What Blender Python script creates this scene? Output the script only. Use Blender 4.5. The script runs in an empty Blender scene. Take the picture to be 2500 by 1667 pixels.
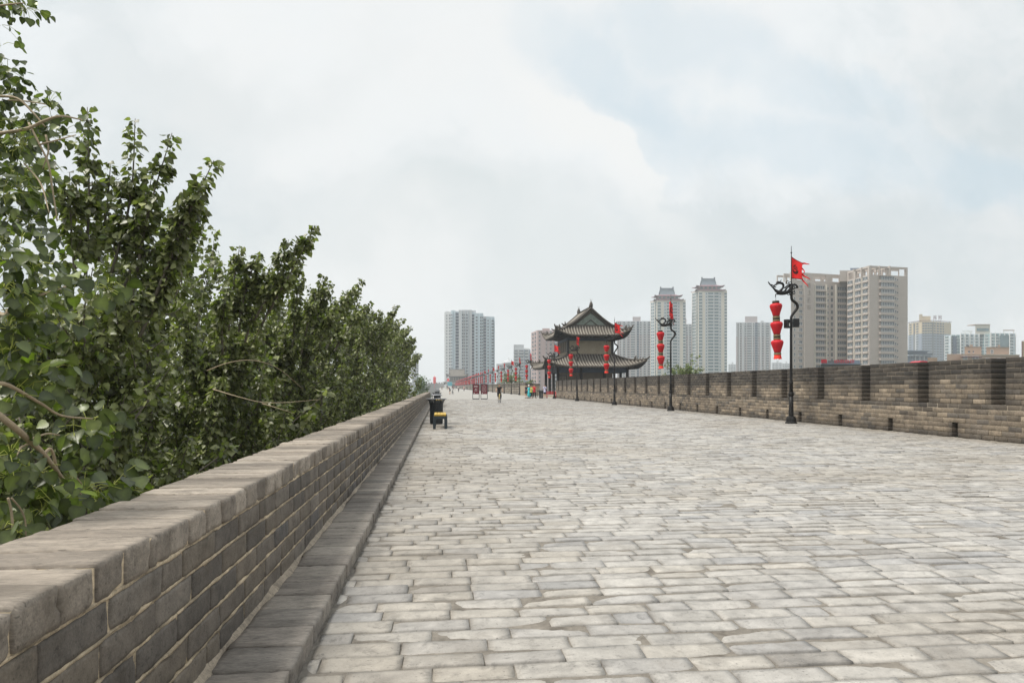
import bpy, bmesh, math, random
import numpy as np
from mathutils import Vector, Matrix

random.seed(11)
RNG = np.random.default_rng(7)
SC = bpy.context.scene
COL = SC.collection
R = math.radians
PI = math.pi

# ------------------------------------------------------------------ camera frame
F = 1667.0          # focal length, in pixels of a 2500 px wide frame
YAW = math.atan(174.0 / F)
HOR = 944.0
CAMH = 1.45
CT, ST = math.cos(YAW), math.sin(YAW)

def at(px, d, z=0.0):
    """world point seen at column px of the photo, d metres in front of the camera"""
    r = (px - 1250.0) / F * d
    return (r * CT + d * ST, d * CT - r * ST, z)

def zat(py, d):
    return CAMH + (HOR - py) * d / F

# ------------------------------------------------------------------ small helpers
def tag(o, label=None, cat=None, group=None, kind=None):
    if label: o['label'] = label
    if cat: o['category'] = cat
    if group: o['group'] = group
    if kind: o['kind'] = kind
    return o

def empty(name, loc=(0, 0, 0), rz=0.0, parent=None):
    o = bpy.data.objects.new(name, None)
    o.empty_display_size = 0.2
    COL.objects.link(o)
    o.location = loc
    o.rotation_euler = (0, 0, rz)
    if parent: o.parent = parent
    return o

def kids(o):
    return list(o.children)

def copy_tree(o, parent=None):
    c = o.copy()
    COL.objects.link(c)
    c.parent = parent
    for ch in kids(o):
        copy_tree(ch, c)
    return c

def link_mesh(name, me, parent=None, loc=(0, 0, 0), rz=0.0):
    o = bpy.data.objects.new(name, me)
    COL.objects.link(o)
    o.location = loc
    o.rotation_euler = (0, 0, rz)
    if parent: o.parent = parent
    return o

class MB:
    """collects shapes, links them as ONE mesh object"""
    def __init__(s):
        s.V = []; s.n = 0; s.Fc = []; s.M = []; s.C = []; s.hascol = False
        s.S = []
    def add(s, verts, faces, mi=0, col=None, smooth=False):
        verts = np.asarray(verts, dtype=np.float64).reshape(-1, 3)
        s.V.append(verts)
        k = s.n
        for f in faces:
            s.Fc.append(tuple(int(i) + k for i in f))
        s.M.extend([mi] * len(faces)); s.S.extend([smooth] * len(faces))
        if col is None: col = np.ones((len(verts), 4))
        else:
            s.hascol = True
            col = np.asarray(col, dtype=np.float64)
            if col.ndim == 1:
                col = np.tile(np.append(col[:3], 1.0), (len(verts), 1))
        s.C.append(col)
        s.n += len(verts)
        return s
    def box(s, x0, x1, y0, y1, z0, z1, mi=0, col=None):
        v = [(x0,y0,z0),(x1,y0,z0),(x1,y1,z0),(x0,y1,z0),(x0,y0,z1),(x1,y0,z1),(x1,y1,z1),(x0,y1,z1)]
        f = [(3,2,1,0),(4,5,6,7),(0,1,5,4),(1,2,6,5),(2,3,7,6),(3,0,4,7)]
        return s.add(v, f, mi, col)
    def bbox(s, x0, x1, y0, y1, z0, z1, b=0.01, mi=0, col=None):
        """box with chamfered edges"""
        hx, hy, hz = (x1-x0)/2, (y1-y0)/2, (z1-z0)/2
        b = min(b, hx*.45, hy*.45, hz*.45)
        c = np.array([(x0+x1)/2, (y0+y1)/2, (z0+z1)/2])
        v = BOXT_S * np.array([hx, hy, hz]) - BOXT_S * BOXT_B * b + c
        return s.add(v, BOXT_F, mi, col)
    def tube(s, pts, rad, n=8, mi=0, cap=True, col=None, smooth=True, closed=False):
        P = np.asarray(pts, dtype=np.float64)
        m = len(P)
        rad = np.broadcast_to(np.asarray(rad, dtype=np.float64), (m,))
        T = np.zeros_like(P)
        T[1:-1] = P[2:] - P[:-2]; T[0] = P[1]-P[0]; T[-1] = P[-1]-P[-2]
        T /= (np.linalg.norm(T, axis=1)[:, None] + 1e-12)
        up = np.array([0, 0, 1.0]) if abs(T[0][2]) < .9 else np.array([1.0, 0, 0])
        N = np.cross(T[0], up); N /= np.linalg.norm(N)
        V = []
        ang = np.arange(n) * 2 * PI / n
        for i in range(m):
            N = N - T[i] * np.dot(N, T[i]); N /= (np.linalg.norm(N)+1e-12)
            B = np.cross(T[i], N)
            V.append(P[i] + rad[i] * (np.cos(ang)[:, None]*N + np.sin(ang)[:, None]*B))
        V = np.concatenate(V)
        f = []
        for i in range(m-1):
            for j in range(n):
                a = i*n+j; b = i*n+(j+1) % n
                f.append((a, b, b+n, a+n))
        if cap:
            f.append(tuple(range(n-1, -1, -1))); f.append(tuple((m-1)*n+j for j in range(n)))
        return s.add(V, f, mi, col, smooth)
    def lathe(s, prof, n=16, c=(0, 0, 0), mi=0, smooth=True, flute=0.0, nfl=8, capend=True, mis=None):
        """prof: (radius, z) pairs from the bottom up"""
        m = len(prof); ang = np.arange(n)*2*PI/n
        fl = 1 - flute*(0.5-0.5*np.cos(ang*nfl))
        V = []
        for r, z in prof:
            V.append(np.stack([c[0]+r*fl*np.cos(ang), c[1]+r*fl*np.sin(ang), np.full(n, c[2]+z)], 1))
        V = np.concatenate(V)
        f = [];
        for i in range(m-1):
            for j in range(n):
                a = i*n+j; b = i*n+(j+1) % n
                f.append((a, b, b+n, a+n))
        if capend:
            f.append(tuple(range(n-1, -1, -1))); f.append(tuple((m-1)*n+j for j in range(n)))
        return s.add(V, f, mi, None, smooth)
    def prism(s, poly, z0, z1, mi=0, top_mi=None, col=None):
        n = len(poly)
        a = 0.5*sum(poly[i][0]*poly[(i+1) % n][1]-poly[(i+1) % n][0]*poly[i][1] for i in range(n))
        if a < 0: poly = poly[::-1]
        v = [(p[0], p[1], z0) for p in poly] + [(p[0], p[1], z1) for p in poly]
        f = [(i, (i+1) % n, (i+1) % n+n, i+n) for i in range(n)]
        s.add(v, f + [tuple(range(n-1, -1, -1)), tuple(range(n, 2*n))], mi, col)
        return s
    def xf(s, mat):
        """transform all verts so far"""
        M = np.array(mat)
        for i, v in enumerate(s.V):
            s.V[i] = v @ M[:3, :3].T + M[:3, 3]
        return s
    def mesh(s, name, mats):
        me = bpy.data.meshes.new(name)
        V = np.concatenate(s.V) if s.V else np.zeros((0, 3))
        me.from_pydata(V.tolist(), [], s.Fc)
        if not isinstance(mats, (list, tuple)): mats = [mats]
        for m in mats: me.materials.append(m)
        me.polygons.foreach_set('material_index', np.array(s.M, dtype=np.int32))
        me.polygons.foreach_set('use_smooth', np.array(s.S, dtype=bool))
        if s.hascol:
            at_ = me.color_attributes.new('col', 'FLOAT_COLOR', 'POINT')
            at_.data.foreach_set('color', np.concatenate(s.C).astype(np.float32).ravel())
        me.update()
        return me
    def build(s, name, mats, parent=None, loc=(0, 0, 0), rz=0.0):
        return link_mesh(name, s.mesh(name, mats), parent, loc, rz)

def _boxt():
    V = []; B = []; idx = {}
    for sx in (-1, 1):
        for sy in (-1, 1):
            for sz in (-1, 1):
                for k in range(3):
                    b = [1, 1, 1]; b[k] = 0
                    idx[(sx, sy, sz, k)] = len(V); V.append((sx, sy, sz)); B.append(b)
    Fs = []
    for k in range(3):           # main faces
        o = [i for i in range(3) if i != k]
        for s in (-1, 1):
            q = []
            for a, b in ((-1,-1),(1,-1),(1,1),(-1,1)):
                c = [0,0,0]; c[k] = s; c[o[0]] = a; c[o[1]] = b
                q.append(idx[(c[0], c[1], c[2], k)])
            Fs.append(q)
    for k in range(3):           # edge chamfers along axis k
        o = [i for i in range(3) if i != k]
        for a in (-1, 1):
            for b in (-1, 1):
                q = []
                for (s, kk) in ((-1, o[0]), (1, o[0]), (1, o[1]), (-1, o[1])):
                    c = [0,0,0]; c[k] = s; c[o[0]] = a; c[o[1]] = b
                    q.append(idx[(c[0], c[1], c[2], kk)])
                Fs.append(q)
    for sx in (-1, 1):
        for sy in (-1, 1):
            for sz in (-1, 1):
                Fs.append([idx[(sx, sy, sz, k)] for k in range(3)])
    V = np.array(V, float); B = np.array(B, float)
    out = []
    P = V - V*B*.2
    for f in Fs:
        n = np.cross(P[f[1]]-P[f[0]], P[f[2]]-P[f[0]])
        if np.dot(n, P[f].mean(0)) < 0: f = f[::-1]
        out.append(tuple(f))
    return V, B, out
BOXT_S, BOXT_B, BOXT_F = _boxt()

def raw_mesh(name, V, faces_flat, nper, mats, col=None, smooth=False):
    """fast mesh from numpy: all faces have nper corners"""
    me = bpy.data.meshes.new(name)
    V = np.asarray(V, dtype=np.float32)
    nf = len(faces_flat)//nper
    me.vertices.add(len(V)); me.vertices.foreach_set('co', V.ravel())
    me.loops.add(nf*nper); me.loops.foreach_set('vertex_index', np.asarray(faces_flat, dtype=np.int32))
    me.polygons.add(nf)
    me.polygons.foreach_set('loop_start', np.arange(nf, dtype=np.int32)*nper)
    me.polygons.foreach_set('loop_total', np.full(nf, nper, dtype=np.int32))
    if smooth: me.polygons.foreach_set('use_smooth', np.ones(nf, dtype=bool))
    for m in (mats if isinstance(mats, (list, tuple)) else [mats]): me.materials.append(m)
    if col is not None:
        a = me.color_attributes.new('col', 'FLOAT_COLOR', 'POINT')
        c = np.ones((len(V), 4), dtype=np.float32); c[:, :3] = col
        a.data.foreach_set('color', c.ravel())
    me.update(calc_edges=True); me.validate()
    return me

# numpy value noise
def _hash(ix, iy, iz, seed):
    h = (ix*374761393 + iy*668265263 + iz*2147483647 + seed*1274126177) & 0xffffffff
    h = ((h ^ (h >> 13)) * 1274126177) & 0xffffffff
    return ((h ^ (h >> 16)) & 0xffff) / 65535.0
def vnoise(P, scale=1.0, seed=0):
    P = np.asarray(P, float)*scale
    i = np.floor(P).astype(np.int64); f = P-i; f = f*f*(3-2*f)
    o = 0
    for dx in (0, 1):
        for dy in (0, 1):
            for dz in (0, 1):
                w = (f[:, 0] if dx else 1-f[:, 0])*(f[:, 1] if dy else 1-f[:, 1])*(f[:, 2] if dz else 1-f[:, 2])
                o = o + w*_hash(i[:, 0]+dx, i[:, 1]+dy, i[:, 2]+dz, seed)
    return o*2-1
def fbm(P, scale=1.0, oct=3, seed=0):
    o = 0; a = 1.0
    for k in range(oct):
        o = o + a*vnoise(P, scale*2**k, seed+k*17); a *= .5
    return o

# ------------------------------------------------------------------ materials
def srgb(r, g, b):
    f = lambda c: (c/255/12.92) if c/255 <= .04045 else ((c/255+.055)/1.055)**2.4
    return (f(r), f(g), f(b))

class NT:
    def __init__(s, m):
        m.use_nodes = True
        s.nt = m.node_tree; s.nt.nodes.clear()
    def n(s, t, **kw):
        x = s.nt.nodes.new(t)
        for k, v in kw.items(): setattr(x, k, v)
        return x
    def l(s, a, b): s.nt.links.new(a, b)
    def math(s, op, a, b=None, c=None, clamp=False):
        x = s.n('ShaderNodeMath', operation=op, use_clamp=clamp)
        for i, v in enumerate((a, b, c)):
            if v is None: continue
            if isinstance(v, (int, float)): x.inputs[i].default_value = v
            else: s.l(v, x.inputs[i])
        return x.outputs[0]
    def mix(s, fac, a, b, mode='MIX'):
        x = s.n('ShaderNodeMix', data_type='RGBA', blend_type=mode)
        for i, v in ((0, fac), (6, a), (7, b)):
            if isinstance(v, (int, float)): x.inputs[i].default_value = v
            elif isinstance(v, (tuple, list)): x.inputs[i].default_value = (v[0], v[1], v[2], 1)
            else: s.l(v, x.inputs[i])
        return x.outputs[2]
    def noise(s, vec, scale, detail=4, rough=.55, dist=0.0):
        x = s.n('ShaderNodeTexNoise'); x.inputs['Scale'].default_value = scale
        x.inputs['Detail'].default_value = detail; x.inputs['Roughness'].default_value = rough
        x.inputs['Distortion'].default_value = dist
        if vec is not None: s.l(vec, x.inputs['Vector'])
        return x.outputs['Fac']
    def ramp(s, fac, lo, hi, a=0.0, b=1.0):
        x = s.n('ShaderNodeMapRange', interpolation_type='SMOOTHSTEP')
        s.l(fac, x.inputs[0])
        for i, v in ((1, lo), (2, hi), (3, a), (4, b)): x.inputs[i].default_value = v
        return x.outputs[0]
    def mapping(s, vec, loc=(0,0,0), rot=(0,0,0), sc=(1,1,1)):
        x = s.n('ShaderNodeMapping')
        x.inputs['Location'].default_value = loc; x.inputs['Rotation'].default_value = rot; x.inputs['Scale'].default_value = sc
        s.l(vec, x.inputs[0]); return x.outputs[0]

def mat(name, color, rough=.7, var=.25, nscale=6.0, bump=.15, bscale=None, metal=0.0, attr=False, spec=.4,
        stain=None, stain_scale=1.5, stain_amt=.5, stretch=(1, 1, 1), bdist=.01):
    """procedural material: base colour broken up by noise, optional coloured stains, bump"""
    m = bpy.data.materials.new(name)
    t = NT(m)
    out = t.n('ShaderNodeOutputMaterial'); p = t.n('ShaderNodeBsdfPrincipled')
    t.l(p.outputs[0], out.inputs[0])
    tc = t.n('ShaderNodeTexCoord').outputs['Object']
    if stretch != (1, 1, 1): tc = t.mapping(tc, sc=stretch)
    if attr:
        base = t.n('ShaderNodeAttribute', attribute_name='col').outputs['Color']
    else:
        base = t.n('ShaderNodeRGB'); base.outputs[0].default_value = (*color, 1); base = base.outputs[0]
    nz = t.noise(tc, nscale, 5, .6)
    nz2 = t.noise(tc, nscale*5.3, 3, .6)
    f = t.math('ADD', t.math('MULTIPLY', t.math('SUBTRACT', nz, .5), var*2.2), 1.0)
    f = t.math('ADD', f, t.math('MULTIPLY', t.math('SUBTRACT', nz2, .5), var*1.9))
    if attr:
        nz3 = t.noise(tc, nscale*17, 3, .7); f = t.math('ADD', f, t.math('MULTIPLY', t.math('SUBTRACT', nz3, .5), var*2.2))
        pit = t.ramp(t.noise(tc, nscale*9, 2, .5), .27, .36, .55, 1); f = t.math('MULTIPLY', f, pit)
        smg = t.ramp(t.noise(tc, nscale*1.5, 9, .72, .6), .50, .72, 1, .55); f = t.math('MULTIPLY', f, smg)
        scr = t.ramp(t.noise(t.mapping(tc, rot=(0, 0, .5), sc=(1, 5, 3)), nscale*1.3, 6, .65), .60, .70, 1, .72); f = t.math('MULTIPLY', f, scr)
    vm = t.n('ShaderNodeVectorMath', operation='SCALE'); t.l(base, vm.inputs[0]); t.l(f, vm.inputs['Scale'])
    c = vm.outputs[0]
    if stain:
        sf = t.ramp(t.noise(tc, stain_scale, 6, .65), .5, .72, 0, stain_amt)
        c = t.mix(sf, c, stain)
    t.l(c, p.inputs['Base Color'])
    p.inputs['Metallic'].default_value = metal
    p.inputs['Specular IOR Level'].default_value = spec
    rr = t.math('ADD', t.math('MULTIPLY', t.math('SUBTRACT', nz2, .5), .25), rough, clamp=True)
    t.l(rr, p.inputs['Roughness'])
    if bump > 0:
        b = t.n('ShaderNodeBump'); b.inputs['Strength'].default_value = bump
        b.inputs['Distance'].default_value = bdist
        t.l(t.noise(tc, bscale or nscale*4, 6, .65), b.inputs['Height'])
        t.l(b.outputs[0], p.inputs['Normal'])
    return m

M = {}
M['brick'] = mat('grey_brick', (.2, .19, .18), .82, .5, 7, .75, 34, attr=True, bdist=.007, stain=(.075, .06, .045), stain_scale=2.6, stain_amt=.6, stretch=(.28, 1, 1))
M['brick_far'] = mat('weathered_brick', (.2, .19, .18), .85, .5, 4, .6, 14, attr=True, bdist=.014, stain=(.06, .05, .042), stain_scale=1.1, stain_amt=.55)
M['paver'] = mat('paving_brick', (.4, .4, .4), .58, .19, 6, .7, 30, attr=True, spec=.5, bdist=.006, stain=(.17, .15, .125), stain_scale=2.1, stain_amt=.55)
M['mortar'] = mat('sandy_mortar', (.46, .37, .25), .95, .4, 12, .6, 60, bdist=.008)
M['joint'] = mat('paving_joint', (.165, .148, .125), .95, .5, 5, .5, 50, stain=(.06, .05, .04), stain_scale=3.5, stain_amt=.8)
M['dark'] = mat('dark_recess', (.012, .012, .012), .9, .2, 5, 0)
M['iron'] = mat('black_iron', (.012, .0115, .0115), .5, .4, 9, .2, 40, metal=.0, spec=.28, stain=(.035, .026, .02), stain_scale=5, stain_amt=.5)
M['gunmetal'] = mat('dark_green_metal', (.022, .034, .042), .4, .3, 6, .05, spec=.5)
M['binmetal'] = mat('charcoal_metal', (.014, .019, .023), .42, .3, 8, .05, spec=.5)
M['lid'] = mat('bin_lid', (.16, .165, .18), .3, .3, 5, .05, spec=.6)
M['yellow'] = mat('yellow_plank', (.44, .29, .045), .55, .3, 7, .1, spec=.4)
M['lantern'] = mat('red_silk', (.47, .007, .013), .6, .25, 9, .15, 60, spec=.35)
M['fringe'] = mat('red_fringe', (.78, .05, .03), .8, .35, 40, .3, 90, stretch=(1, 1, .15))
M['band'] = mat('dark_band', (.035, .026, .016), .6, .4, 20, .1)
M['gold'] = mat('dull_gold', (.30, .22, .10), .5, .3, 20, .1)
M['flag'] = mat('red_flag', (.85, .022, .022), .75, .14, 4, .15, 9)
M['flagdark'] = mat('flag_print', (.05, .008, .008), .75, .2, 6, 0)
M['maroon'] = mat('maroon_panel', (.13, .008, .018), .35, .15, 4, 0)
M['white'] = mat('white_paint', (.75, .74, .72), .5, .08, 5, .03)
M['tile'] = mat('grey_roof_tile', (.075, .064, .052), .85, .45, 2.2, .3, 12, stain=(.12, .10, .08), stain_scale=1.3, stain_amt=.5)
M['tilerib'] = mat('roof_tile_rib', (.205, .185, .158), .85, .45, 1.6, .3, 12, stain=(.31, .285, .245), stain_scale=1.0, stain_amt=.7)
M['tiledark'] = mat('roof_ridge', (.085, .075, .065), .85, .4, 2, .3, 12)
M['timber'] = mat('dark_timber', (.016, .017, .018), .6, .4, 3, .1)
M['bluebeam'] = mat('painted_beam', (.02, .035, .06), .6, .4, 2, .1)
M['pbrick'] = mat('pavilion_brick', (.29, .245, .18), .9, .3, 1.4, .4, 10, stain=(.15, .12, .09), stain_scale=.8, stain_amt=.6)
M['verdigris'] = mat('green_gable', (.20, .235, .205), .8, .5, 2.5, .3, 10, stain=(.1, .12, .1), stain_scale=2.2, stain_amt=.8)
M['plaster'] = mat('grey_lattice', (.24, .22, .185), .8, .3, 2, .1)
M['bark'] = mat('poplar_bark', (.16, .14, .115), .9, .4, 9, .6, 30, stretch=(1, 1, .35), stain=(.05, .045, .04), stain_scale=6, stain_amt=.7)
M['twig'] = mat('poplar_twig', (.34, .27, .18), .8, .4, 14, .3, 50)
M['skin'] = mat('skin', (.50, .29, .2), .55, .06, 12, 0)
M['hair'] = mat('black_hair', (.012, .010, .009), .5, .2, 30, .2)
M['rubber'] = mat('rubber', (.012, .012, .013), .8, .2, 20, 0)
M['chrome'] = mat('chrome', (.5, .5, .5), .3, .1, 9, 0, metal=.9)
M['grass'] = mat('undergrowth_ground', (.03, .045, .018), .9, .6, .4, .6, 2)

def cloth(name, c): 
    if name not in M: M[name] = mat(name, c, .85, .15, 12, .2, 50)
    return M[name]

def leaf_mat(name, trans=.27):
    m = bpy.data.materials.new(name); t = NT(m)
    out = t.n('ShaderNodeOutputMaterial'); p = t.n('ShaderNodeBsdfPrincipled')
    a = t.n('ShaderNodeAttribute', attribute_name='col').outputs['Color']
    tc = t.n('ShaderNodeTexCoord').outputs['Object']
    f = t.math('ADD', t.math('MULTIPLY', t.math('SUBTRACT', t.noise(tc, 40, 3), .5), .7), 1.0)
    vm = t.n('ShaderNodeVectorMath', operation='SCALE'); t.l(a, vm.inputs[0]); t.l(f, vm.inputs['Scale'])
    t.l(vm.outputs[0], p.inputs['Base Color'])
    p.inputs['Roughness'].default_value = .38
    p.inputs['Specular IOR Level'].default_value = .42
    tr = t.n('ShaderNodeBsdfTranslucent')
    t.l(t.mix(1.0, vm.outputs[0], (1.25, 1.6, .45), 'MULTIPLY'), tr.inputs['Color'])
    mx = t.n('ShaderNodeMixShader'); mx.inputs[0].default_value = trans
    t.l(p.outputs[0], mx.inputs[1]); t.l(tr.outputs[0], mx.inputs[2]); t.l(mx.outputs[0], out.inputs[0])
    return m
M['leaf'] = leaf_mat('poplar_leaf')

# ------------------------------------------------------------------ camera, light, world
cam = bpy.data.cameras.new('camera'); co = bpy.data.objects.new('camera', cam); COL.objects.link(co)
co.location = (0, 0, CAMH); co.rotation_euler = (R(90), 0, -YAW)
cam.sensor_width = 36; cam.lens = 36*F/2500; cam.shift_y = (HOR-833.5)/2500
cam.clip_start = .05; cam.clip_end = 6000
cam.dof.use_dof = True; cam.dof.focus_distance = 9; cam.dof.aperture_fstop = 14
SC.camera = co

EXPO = 1.0
SUN_EL, SUN_AZ = R(60), R(262)      # azimuth clockwise from +Y
sd = Vector((math.sin(SUN_AZ)*math.cos(SUN_EL), math.cos(SUN_AZ)*math.cos(SUN_EL), math.sin(SUN_EL)))
sl = bpy.data.lights.new('sun', 'SUN'); sl.energy = 2.3; sl.angle = R(22); sl.color = (1, .95, .87)
so = bpy.data.objects.new('sun', sl); COL.objects.link(so)
so.rotation_euler = (-sd).to_track_quat('-Z', 'Y').to_euler()

def build_world():
    w = bpy.data.worlds.new('World'); SC.world = w
    t = NT(w)
    out = t.n('ShaderNodeOutputWorld'); bg = t.n('ShaderNodeBackground'); t.l(bg.outputs[0], out.inputs[0])
    STR = .1; bg.inputs['Strength'].default_value = STR
    K = 1/STR/2**EXPO
    sky = t.n('ShaderNodeTexSky', sky_type='NISHITA', sun_disc=False, sun_elevation=SUN_EL, sun_rotation=SUN_AZ)
    sky.air_density = 1.2; sky.dust_density = 3.0
    d = t.n('ShaderNodeTexCoord').outputs['Generated']
    sp = t.n('ShaderNodeSeparateXYZ'); t.l(d, sp.inputs[0])
    yy = t.math('MAXIMUM', t.math('ABSOLUTE', sp.outputs[1]), .12)
    a = t.math('DIVIDE', sp.outputs[0], yy); b = t.math('DIVIDE', sp.outputs[2], yy)
    cb = t.n('ShaderNodeCombineXYZ'); t.l(a, cb.inputs[0]); t.l(b, cb.inputs[1]); t.l(t.math('MULTIPLY', sp.outputs[1], .5), cb.inputs[2])
    ab = cb.outputs[0]
    # wobble the coordinates so every edge is ragged like a cloud's
    def wob(vec, sc, amt, seed):
        nx = t.n('ShaderNodeTexNoise'); nx.inputs['Scale'].default_value = sc; nx.inputs['Detail'].default_value = 7; nx.inputs['Roughness'].default_value = .58
        t.l(t.mapping(vec, loc=(seed, seed*.7, 0)), nx.inputs['Vector'])
        v = t.n('ShaderNodeVectorMath', operation='MULTIPLY_ADD')
        t.l(nx.outputs['Color'], v.inputs[0]); v.inputs[1].default_value = (amt, amt, 0)
        off = t.n('ShaderNodeVectorMath', operation='SUBTRACT'); t.l(vec, off.inputs[0]); off.inputs[1].default_value = (amt/2, amt/2, 0)
        t.l(off.outputs[0], v.inputs[2]); return v.outputs[0]
    w1 = wob(ab, 5.5, .22, 3.1); w2 = wob(ab, 3.0, .5, 8.4)
    def dirab(px, py):
        x, y, _ = at(px, 100.0); z = (HOR-py)*100/F
        return x/y, z/y
    def blob(vec, px, py, rx, ry, rot, lo=.35, hi=1.15):
        u, v = dirab(px, py)
        q = t.n('ShaderNodeVectorMath', operation='SUBTRACT'); t.l(vec, q.inputs[0]); q.inputs[1].default_value = (u, v, 0)
        z0 = t.n('ShaderNodeVectorMath', operation='MULTIPLY'); t.l(q.outputs[0], z0.inputs[0]); z0.inputs[1].default_value = (1, 1, 0)
        rr = t.n('ShaderNodeVectorRotate', rotation_type='Z_AXIS'); t.l(z0.outputs[0], rr.inputs['Vector']); rr.inputs['Angle'].default_value = -R(rot)
        s = t.n('ShaderNodeVectorMath', operation='MULTIPLY'); t.l(rr.outputs[0], s.inputs[0]); s.inputs[1].default_value = (F/rx, F/ry, 0)
        ln = t.n('ShaderNodeVectorMath', operation='LENGTH'); t.l(s.outputs[0], ln.inputs[0])
        return t.ramp(ln.outputs['Value'], lo, hi, 1, 0)
    # overcast base: three greys shaped by soft noise
    cl = t.noise(t.mapping(w2, sc=(1, 1.8, 1)), 1.7, 7, .55)
    c = t.mix(t.ramp(cl, .36, .62), tuple(K*v for v in srgb(212, 221, 225)), tuple(K*v for v in srgb(240, 244, 246)))
    fine = t.noise(w1, 4.5, 7, .55)
    c = t.mix(t.ramp(fine, .42, .68, 0, .65), c, tuple(K*v for v in srgb(243, 244, 244)))
    # the big bright bank in the middle and the greyer belt under it
    c = t.mix(t.math('MULTIPLY', blob(w2, 1050, 120, 900, 420, 8, .2, 1.2), .7), c, tuple(K*v for v in srgb(241, 243, 243)))
    c = t.mix(t.math('MULTIPLY', blob(w2, 1450, 640, 1300, 190, -2, .2, 1.2), .55), c, tuple(K*v for v in srgb(214, 222, 223)))
    c = t.mix(t.math('MULTIPLY', blob(w2, 420, 200, 420, 170, 10, .2, 1.2), .5), c, tuple(K*v for v in srgb(219, 225, 227)))
    c = t.mix(t.math('MULTIPLY', blob(w2, 820, 770, 620, 200, 0, .2, 1.3), .8), c, tuple(K*v for v in srgb(241, 243, 243)))
    # openings of thin blue
    gap = blob(w1, 1530, 200, 380, 125, -36)
    for g in ((1950, 380, 560, 115, -4), (2420, 420, 320, 110, -16), (1720, 130, 330, 120, -14), (2050, 260, 360, 90, -10)):
        gap = t.math('MAXIMUM', gap, blob(w1, *g))
    # crisp cumulus shoulder covering the lower left of the opening
    bank = blob(w1, 1330, 470, 470, 255, -32, .93, 1.0)
    thin = t.ramp(t.noise(w1, 3.2, 6, .6), .35, .7, .5, 1)
    gapf = t.math('MULTIPLY', t.math('MULTIPLY', gap, thin), t.math('SUBTRACT', 1.0, bank))
    skyc = t.mix(.9, sky.outputs[0], tuple(K*v for v in srgb(193, 216, 229)))
    c = t.mix(t.math('MULTIPLY', gapf, .62, clamp=True), c, skyc)
    rim = t.math('MULTIPLY', bank, blob(w1, 1470, 330, 420, 130, -38, .2, 1.0))
    c = t.mix(t.math('MULTIPLY', rim, .8), c, tuple(K*v for v in srgb(245, 246, 245)))
    # an overcast sky is brightest overhead
    zen = t.ramp(sp.outputs[2], .5, .95, 1.0, 1.5)
    low = t.ramp(sp.outputs[2], -.3, -.02, .25, 1.0)
    vm = t.n('ShaderNodeVectorMath', operation='SCALE'); t.l(c, vm.inputs[0]); t.l(t.math('MULTIPLY', zen, low), vm.inputs['Scale'])
    t.l(vm.outputs[0], bg.inputs['Color'])
build_world()
vs = SC.view_settings; vs.view_transform = 'Standard'; vs.look = 'None'; vs.exposure = EXPO; vs.gamma = 1
SC.render.engine = 'CYCLES'
cy = SC.cycles
cy.max_bounces = 6; cy.diffuse_bounces = 3; cy.glossy_bounces = 3; cy.transmission_bounces = 4; cy.volume_bounces = 1
cy.transparent_max_bounces = 6; cy.use_denoising = True
cy.caustics_reflective = False; cy.caustics_refractive = False
# ------------------------------------------------------------------ masonry
def lattice(nx, ny, nz):
    idx = {}; V = []; Fq = []
    def vid(i, j, k):
        if (i, j, k) not in idx:
            idx[(i, j, k)] = len(V); V.append((2*i/nx-1, 2*j/ny-1, 2*k/nz-1))
        return idx[(i, j, k)]
    N = (nx, ny, nz)
    for ax in range(3):
        o = [a for a in range(3) if a != ax]
        for s in (0, N[ax]):
            for p in range(N[o[0]]):
                for q in range(N[o[1]]):
                    cs = []
                    for dp, dq in ((0,0),(1,0),(1,1),(0,1)):
                        c = [0,0,0]; c[ax] = s; c[o[0]] = p+dp; c[o[1]] = q+dq
                        cs.append(vid(*c))
                    flip = (s == 0) ^ (ax == 1)
                    Fq.append(cs[::-1] if flip else cs)
    return np.array(V, float), np.array(Fq, int)

def dense_bricks(B, cols, res, rad=.008, rough=.0025, chip=.012, seed=1):
    """B (n,6) x0 x1 y0 y1 z0 z1: worn bricks with rounded, chipped edges"""
    T, Fq = lattice(*res)
    B = np.asarray(B, float); n = len(B)
    c = np.stack([(B[:,0]+B[:,1])/2, (B[:,2]+B[:,3])/2, (B[:,4]+B[:,5])/2], 1)
    h = np.stack([(B[:,1]-B[:,0])/2, (B[:,3]-B[:,2])/2, (B[:,5]-B[:,4])/2], 1)
    P = T[None]*h[:, None]                                   # n,t,3
    r = np.minimum(rad, h.min(1)*.6)[:, None, None]
    inner = np.clip(P, -(h[:, None]-r), h[:, None]-r)
    dl = P-inner; ln = np.linalg.norm(dl, axis=2, keepdims=True)
    P = inner + np.where(ln > 1e-9, dl/np.maximum(ln, 1e-9)*r, 0)
    W = (P + c[:, None]).reshape(-1, 3)
    off = np.repeat(np.arange(n), len(T))
    key = W + (off*3.17)[:, None]
    nrm = (P/np.maximum(np.linalg.norm(P, axis=2, keepdims=True), 1e-9)).reshape(-1, 3)
    edge = (np.abs(T) > .86).sum(1) >= 2
    e = np.tile(edge, n)
    disp = fbm(key, 26, 3, seed)*rough + fbm(key, 7, 2, seed+5)*rough*1.2
    ch = np.clip(fbm(key, 15, 2, seed+9)-.15, 0, 1)*chip
    W = W + nrm*disp[:, None] - nrm*(ch*e)[:, None]*1.3
    # slight random tilt / shift
    sh = (RNG.random((n, 3))-.5)*np.array([.006, .005, .004])
    W += sh[off]
    faces = (Fq[None]+(np.arange(n)*len(T))[:, None, None]).reshape(-1)
    C = np.repeat(np.asarray(cols), len(T), 0)
    return W, faces, C

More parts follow.
